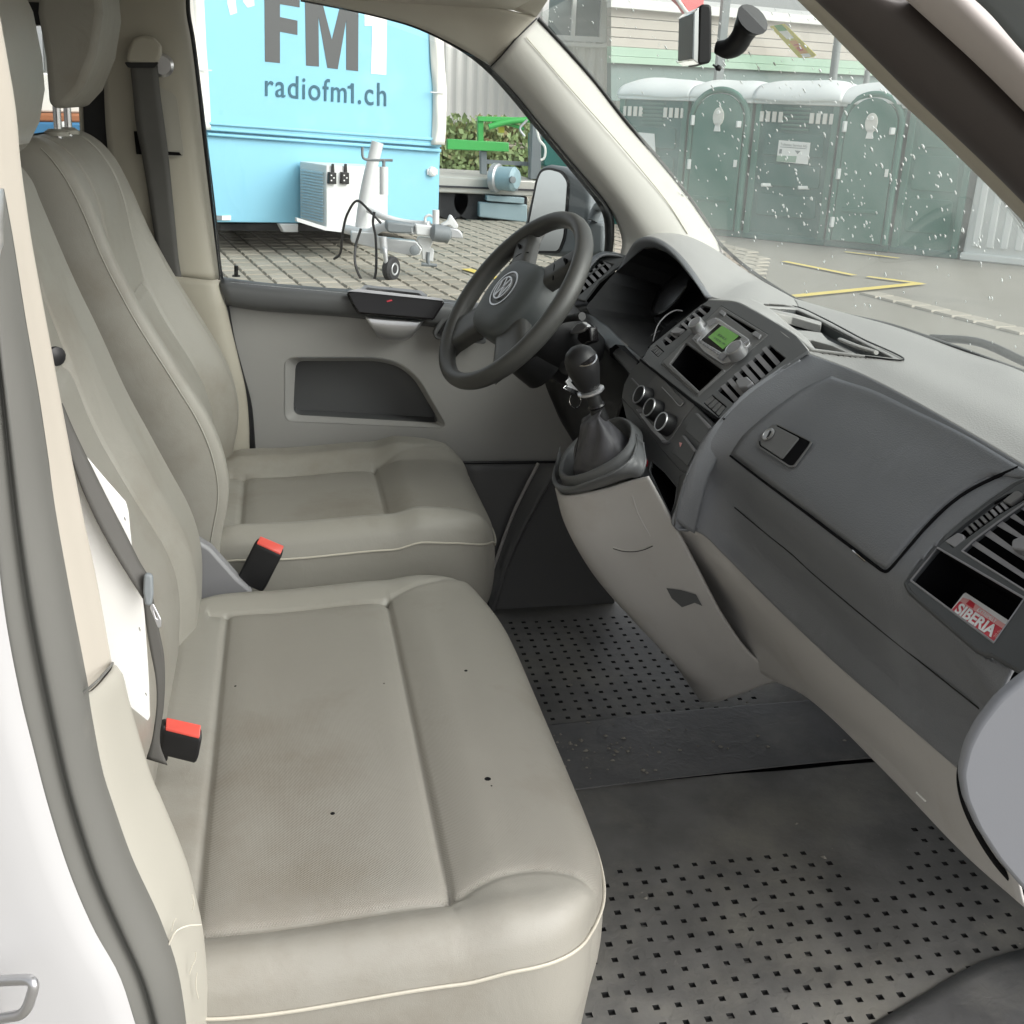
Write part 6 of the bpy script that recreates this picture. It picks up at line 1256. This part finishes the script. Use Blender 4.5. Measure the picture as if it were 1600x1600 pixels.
# ---- corrugated hall
hall=thing('corrugated_hall','pale corrugated metal hall with a window, beyond the trailers','building',(6,29,GZ))
HY=27.; pitch=.26; ztop=at(700,-200,y=HY)[2]; zbt=at(700,200,y=HY)[2]; x0=at(660,200,y=HY)[0]; x1=at(969,100,y=HY)[0]
wn_=[at(858,-20,y=HY),at(936,58,y=HY)]; wx0,wx1=wn_[0][0],wn_[1][0]; wz0=wn_[1][2]; wz1=at(900,-60,y=HY)[2]
V=[];F=[]
def corr(xa,xb,za,zb):
    n=int((xb-xa)/pitch*6); k0=len(V)
    for i in range(n+1):
        x=xa+(xb-xa)*i/n; ph=((x/pitch)%1); y=HY-.05*(0 if ph<.35 else (ph-.35)/.15 if ph<.5 else 1 if ph<.85 else (1-ph)/.15)
        V.extend([(x,y,za),(x,y,zb)])
    for i in range(n): F.append((k0+2*i,k0+2*i+2,k0+2*i+3,k0+2*i+1))
corr(x0-6,wx0,zbt,ztop); corr(wx0,wx1,zbt,wz0); corr(wx1,x1,zbt,ztop); corr(wx0,wx1,wz1,ztop)
mk('cladding',V,F,'corr',hall)
hp_=Pl((0,HY,0),(1,0,0),(0,0,1))
plate('window_frame',hp_,[(wx0-.15,wz0-.12),(wx1+.15,wz0-.12),(wx1+.15,wz1),(wx0-.15,wz1)],'card',hall,holes=[[(wx0,wz0),(wx0+(wx1-wx0)*.45,wz0),(wx0+(wx1-wx0)*.45,wz0+1.0),(wx0,wz0+1.)],[(wx0+(wx1-wx0)*.52,wz0),(wx1,wz0),(wx1,wz0+1.),(wx0+(wx1-wx0)*.52,wz0+1.)],[(wx0,wz0+1.1),(wx1,wz0+1.1),(wx1,wz1-.1),(wx0,wz1-.1)]],t=.14,off=.08,px=False)
plate('window_pane',hp_,[(wx0,wz0),(wx1,wz0),(wx1,wz1),(wx0,wz1)],'win',hall,t=.03,off=-.02,px=False)
bx('corner_flashing',(x1,HY,(zbt+ztop)/2),(.14,.16,ztop-zbt),'corr',hall); bx('base_plinth',((x0+x1)/2-3,HY+.12,(zbt+GZ)/2+.02),(x1-x0+6,.2,zbt-GZ),'siddark',hall)
bx('side_wall',(x1-.02,HY+4,(zbt+ztop)/2),(.05,8,ztop-zbt),'corr',hall); bx('window_sill',((wx0+wx1)/2,HY-.1,wz0-.2),(wx1-wx0+.5,.2,.08),'card',hall)
bx('gutter_band',((wx1+x1)/2+.0,HY-.06,at(900,71,y=HY)[2]),(6,.06,.08),'corr',hall)
# ---- long sided shed behind the toilets
d=ray(2250,235); d[2]=0; sd_=d/np.linalg.norm(d); sO=at(960,110,y=24.); shp=Pl(sO,sd_,Z); kw=lambda x,y:(1000+x/2.667,y/2.667)
shed=thing('long_shed','long low shed with pale horizontal boards over a green band, behind the toilet cabins','building',(sO[0]+6,sO[1]+2,GZ))
def band(name,y0,y1,m,off,y0b,y1b,x0=-120,x1=1500): return plate(name,shp,[kw(x0,y0),kw(x1,y0b),kw(x1,y1b),kw(x0,y1)],m,shed,t=.12,off=off,b=.01)
ys=[(28,68,165,200),(68,112,200,232),(112,152,232,262),(152,192,262,290)]
for i,(a,b,c,d_) in enumerate(ys): band('board',a+3,b,'siding',.02*((i)%2)+.02,c+1.5,d_)
band('green_board',193,232,'sidgreen',.06,291,318); band('green_board',233,262,'sidgreen',.10,319,342)
band('base_wall',262,420,'siddark',-.05,342,460); band('roof_edge',8,30,'roofw',.25,150,167)
g=[shp.at(*kw(-120,8),0),shp.at(*kw(1500,150),0)]; prism('roof',[g[0],g[1],g[1]-shp.N*2+Z*.3,g[0]-shp.N*2+Z*.3],(0,0,.1),'roofw',shed)
for nm,(x,y0_,y1_,dd,r) in (('a',(1298,-40,150,19.,.075)),('b',(1351,98,145,21,.06))):
    p0=at(x,y1_,y=dd); p1=at(x+(y1_-y0_)*.06,y0_,y=dd); p0=np.array([p0[0],p0[1],GZ])
    pl_o=thing('grey_pole','thick grey steel pole rising behind the toilet cabins, right of the mirror' if nm=='a' else 'thin grey pole just right of the thick one, behind the toilet cabins','pole',p0)
    tube('shaft',[p0,np.array([p0[0],p0[1],p1[2]])],r,'polem',pl_o,4,12); lathe('pole_collar',[(r*1.4,0),(r*1.4,.12),(r,.14)],np.array([p0[0],p0[1],1.6]),Z,'polem',pl_o,14)
# ---- toilet cabins
pa0=gp_(1064,362); pb0=gp_(1495,405); pdv=(pb0-pa0); pdv[2]=0; PLn=np.linalg.norm(pdv); pdv/=PLn
pp0=Pl(pa0,pdv,Z); pn=pp0.N
def u_of(px,py): return pp0.px(px,py)[0]
e=[u_of(955,350),u_of(1062,361),u_of(1158,373),u_of(1288,386),u_of(1388,395),u_of(1496,405)]
H=2.04
labs=['green toilet cabin farthest left, its louvred back wall cut off by the windscreen pillar','green toilet cabin with arched door and figure sign, left of the white notice','green toilet cabin with louvres and a large white notice, between the two arched doors','green toilet cabin with arched door and figure sign, right of the white notice','plain-sided green toilet cabin at the row\'s right end, beside the pale ribbed cabin']
for i in range(5):
    u0,u1=e[i]+.02,e[i+1]-.02; w=u1-u0; um=(u0+u1)/2
    t=thing('toilet_cabin',labs[i],'toilet cabin',pp0.w(um,0),'green toilet cabins in a row')
    P_=lambda u,z,o=0: pp0.w(u,z,o)
    prism('wall',[P_(u0,.05),P_(u1,.05),P_(u1-.04,H-.12),P_(u0+.04,H-.12)],-pn*1.05,'potty' if i!=2 and i!=0 else 'potty2',t,.03)
    prism('base',[P_(u0-.02,0,.03),P_(u1+.02,0,.03),P_(u1+.02,.10,.03),P_(u0-.02,.10,.03)],-pn*1.12,'potty2',t,.02)
    # corner posts
    for u in (u0+.05,u1-.05): prism('corner_post',[P_(u-.05,.06,.03),P_(u+.05,.06,.03),P_(u+.045,H-.1,.03),P_(u-.045,H-.1,.03)],-pn*.06,'potty',t,.015)
    # white domed roof
    rows=[]
    for k_,(o_,dz) in enumerate(((.07,-.02),(.06,.05),(-.05,.16),(-.35,.25),(-.65,.26),(-.95,.17),(-1.08,.05),(-1.1,-.02))):
        sag=.0; rows.append([P_(u0-.03+(w+.06)*s_,H-.10+dz*(1-.25*abs(2*s_-1)**3)+.012*math.sin(7*s_+i),o_) for s_ in np.linspace(0,1,9)])
    patch('roof',rows,'pwhite',t,24,24,.02)
    prism('roof_edge',[P_(u0-.02,H-.16,.06),P_(u1+.02,H-.16,.06),P_(u1+.02,H-.09,.06),P_(u0-.02,H-.09,.06)],-pn*1.14,'pwhite',t,.015)
    if i in (1,3):
        a=w*.40; out=[(um-a,.10),(um+a,.10)]+[(um+a*math.cos(th),H-.04-a*.95+a*.95*math.sin(th)) for th in np.linspace(0,math.pi,18)]
        plate('door',pp0,out,'potty',t,t=.07,off=.09,b=.012,px=False)
        a2=a*1.14; arc=[P_(um+a2*math.cos(th),H-.04-a*.95+a2*.95*math.sin(th),.05) for th in np.linspace(-.1,math.pi+.1,24)]
        tube('door_arch',[P_(um+a2,.10,.05)]+arc+[P_(um-a2,.10,.05)],.045,'potty',t,50,8)
        # oval figure sign
        plate('figure_sign',pp0,[(um+.085*math.cos(th),H-.36+.13*math.sin(th)) for th in np.linspace(0,2*math.pi,22,endpoint=False)],'canvas',t,t=.03,off=.11,b=.008,px=False)
        lathe('figure_head',[(.03,0),(.025,.02),(0,.02)],P_(um,H-.30,.11),pn,'card',t,12); plate('figure_body',pp0,[(um-.05,H-.56),(um+.05,H-.56),(um+.03,H-.44),(um-.03,H-.44)],'card',t,t=.02,off=.11,px=False,b=.003)
        for z_ in (.35,1.0,1.62): bx('hinge',P_(um-a*1.02,z_,.11),(.05,.05,.14),'pwhite',t,.008)
        bx('door_latch',P_(um+a*.86,H-.45,.12),(.07,.05,.09),'pwhite',t,.01); plate('indicator',pp0,[(um+a*.8,1.0),(um+a*.92,1.0),(um+a*.92,1.1),(um+a*.8,1.1)],'card',t,t=.02,off=.115,px=False)
        plate('door_rib',pp0,[(um-a*.7,.5),(um+a*.7,.5),(um+a*.7,.56),(um-a*.7,.56)],'potty',t,t=.03,off=.11,b=.01,px=False)
    if i in (0,2):
        for s_ in (-1,1):
            for k_ in range(4): plate('vent_window',pp0,[(um+s_*w*.30+(k_-1.5)*.095-.03,H-.40),(um+s_*w*.30+(k_-1.5)*.095+.03,H-.40),(um+s_*w*.30+(k_-1.5)*.095+.03,H-.26),(um+s_*w*.30+(k_-1.5)*.095-.03,H-.26)],'canvas',t,t=.02,off=.03,b=.006,px=False)
        for k_ in range(6): plate('louvre',pp0,[(um-w*.16,H-.50+k_*.055),(um+w*.16,H-.50+k_*.055),(um+w*.16,H-.475+k_*.055),(um-w*.16,H-.475+k_*.055)],'potty',t,t=.03,off=.03,b=.006,px=False)
        for k_ in range(3): plate('panel_rib',pp0,[(u0+.16,.35+k_*.42),(u1-.16,.35+k_*.42),(u1-.18,.66+k_*.42),(u0+.18,.66+k_*.42)],'potty2',t,t=.03,off=.022,b=.012,px=False,r=.05)
        n4=[(1217,219),(1266,223),(1262,257),(1213,252)] if i==2 else [(990,206),(1022,209),(1024,240),(992,237)]
        ntc=plate('notice',pp0,n4,'card',t,t=.012,off=.045,b=.002)
        if i==2:
            plate('notice_band',pp0,[(1214,243),(1245,244),(1243,254),(1213,252)],'sidgreen',t,t=.002,off=.048)
            text('notice_text',pp0,'Toiletten Service AG',(1219.5,227),(1261,230.5),(0,-4),'polem',t,t=.002,off=.048)
            plate('notice_line',pp0,[(1219,229),(1260,232),(1260,233),(1219,230)],'polem',t,t=.002,off=.047)
            plate('notice_arrow',pp0,[(1242,235),(1251,236),(1246,241)],'polem',t,t=.002,off=.048); plate('notice_square',pp0,[(1218,233),(1222,233),(1221,240),(1217,240)],'polem',t,t=.002,off=.048)
        for s_ in (.25,.7): bx('handle_bar',P_(u0+w*s_,.78,.05),(.18,.03,.05),'pwhite',t,.012)
    if i==4:
        for k_ in range(3): plate('panel_rib',pp0,[(u0+.14,.3+k_*.55),(u1-.14,.3+k_*.55),(u1-.16,.75+k_*.55),(u0+.16,.75+k_*.55)],'potty',t,t=.03,off=.012,b=.01,px=False,r=.06)
# ---- ribbed white crate to the right
q0=e[5]+.05
for k_ in range(2):
    ua=q0+k_*1.02; t=thing('ribbed_crate','pale ribbed plastic cabin next to the right-hand toilet cabin, nearly hidden by the seal' if k_==0 else 'second pale ribbed cabin, farthest right, cut off by the door pillar','cabin',pp0.w(ua+.5,0),'pale ribbed cabins')
    prism('wall',[pp0.w(ua,.06),pp0.w(ua+.98,.06),pp0.w(ua+.95,H-.3),pp0.w(ua+.03,H-.3)],-pn*1.0,'pwhite',t,.03); prism('base',[pp0.w(ua-.02,0,.04),pp0.w(ua+1.0,0,.04),pp0.w(ua+1.0,.1,.04),pp0.w(ua-.02,.1,.04)],-pn*1.05,'pwhite',t,.02)
    for j in range(5): plate('rib',pp0,[(ua+.1+j*.18,.18),(ua+.2+j*.18,.18),(ua+.19+j*.18,H-.45),(ua+.11+j*.18,H-.45)],'pwhite',t,t=.08,off=.06,b=.02,px=False,r=.04)
# ---- red awning tip seen above the mirror
aw=thing('red_awning','red and grey awning corner high up left of the interior mirror','awning',(7.5,20,GZ))
aq=[at(1052,-8,y=16),at(1068,8,y=16),at(1078,24,y=16),at(1100,22,y=16.3),at(1100,-8,y=16.3)]; prism('fabric',aq,(0,.3,0),'redtop',aw,.02)
tube('edge_tube',[at(1054,-8,y=15.95),at(1066,10,y=15.95),at(1078,26,y=15.95)],.03,'canvas',aw,10,8); bx('post',(aq[4][0]+.4,16.4,(aq[4][2]+GZ)/2),(.12,.12,aq[4][2]-GZ),'polem',aw)
# ---- vehicles behind the side window of the van
bv_=thing('blue_truck','blue and rust-coloured truck glimpsed through the gap between the headrests','truck',(-3.5,9,GZ))
P8=lambda x,y,d_=9.: at(x,y,y=d_)
prism('blue_side',[P8(20,250),P8(150,250),P8(150,192),P8(20,190)],(0,2,0),'cblue',bv_,.02); prism('rust_panel',[P8(20,190,9.02),P8(150,192,9.02),P8(150,178,9.02),P8(20,176,9.02)],(0,2,0),'brown',bv_,.02); prism('canopy',[P8(20,175,9.1),P8(150,177,9.1),P8(150,120,9.1),P8(20,110,9.1)],(0,2,0),'canvas',bv_,.02)
for x in (50,130): 
    c=P8(x,260); c[2]=GZ+.4; lathe('wheel',[(.2,-.12),(.38,-.12),(.4,-.07),(.4,.07),(.38,.12),(.2,.12)],c,(0,1,0),'tyre',bv_,24)
tube('strap',[P8(98,190,8.9),P8(102,205,8.9),P8(104,220,8.9)],.02,'card',bv_,8,6); prism('bed_frame',[P8(20,262),P8(150,262),P8(150,250),P8(20,250)],(0,2,0),'shadowblk',bv_)
lf=thing('lattice_wall','white framed wall with grey slats seen above the left headrests','wall',(-4,12,GZ))
for i in range(9): prism('slat',[at(-20+i*14,-80,y=12),at(-12+i*14,-80,y=12),at(-2+i*14,110,y=12),at(-10+i*14,110,y=12)],(0,.1,0),'galv' if i%2 else 'card',lf)
prism('frame',[at(-30,-85,y=12.2),at(140,-85,y=12.2),at(150,115,y=12.2),at(-20,115,y=12.2)],(0,.1,0),'card',lf)
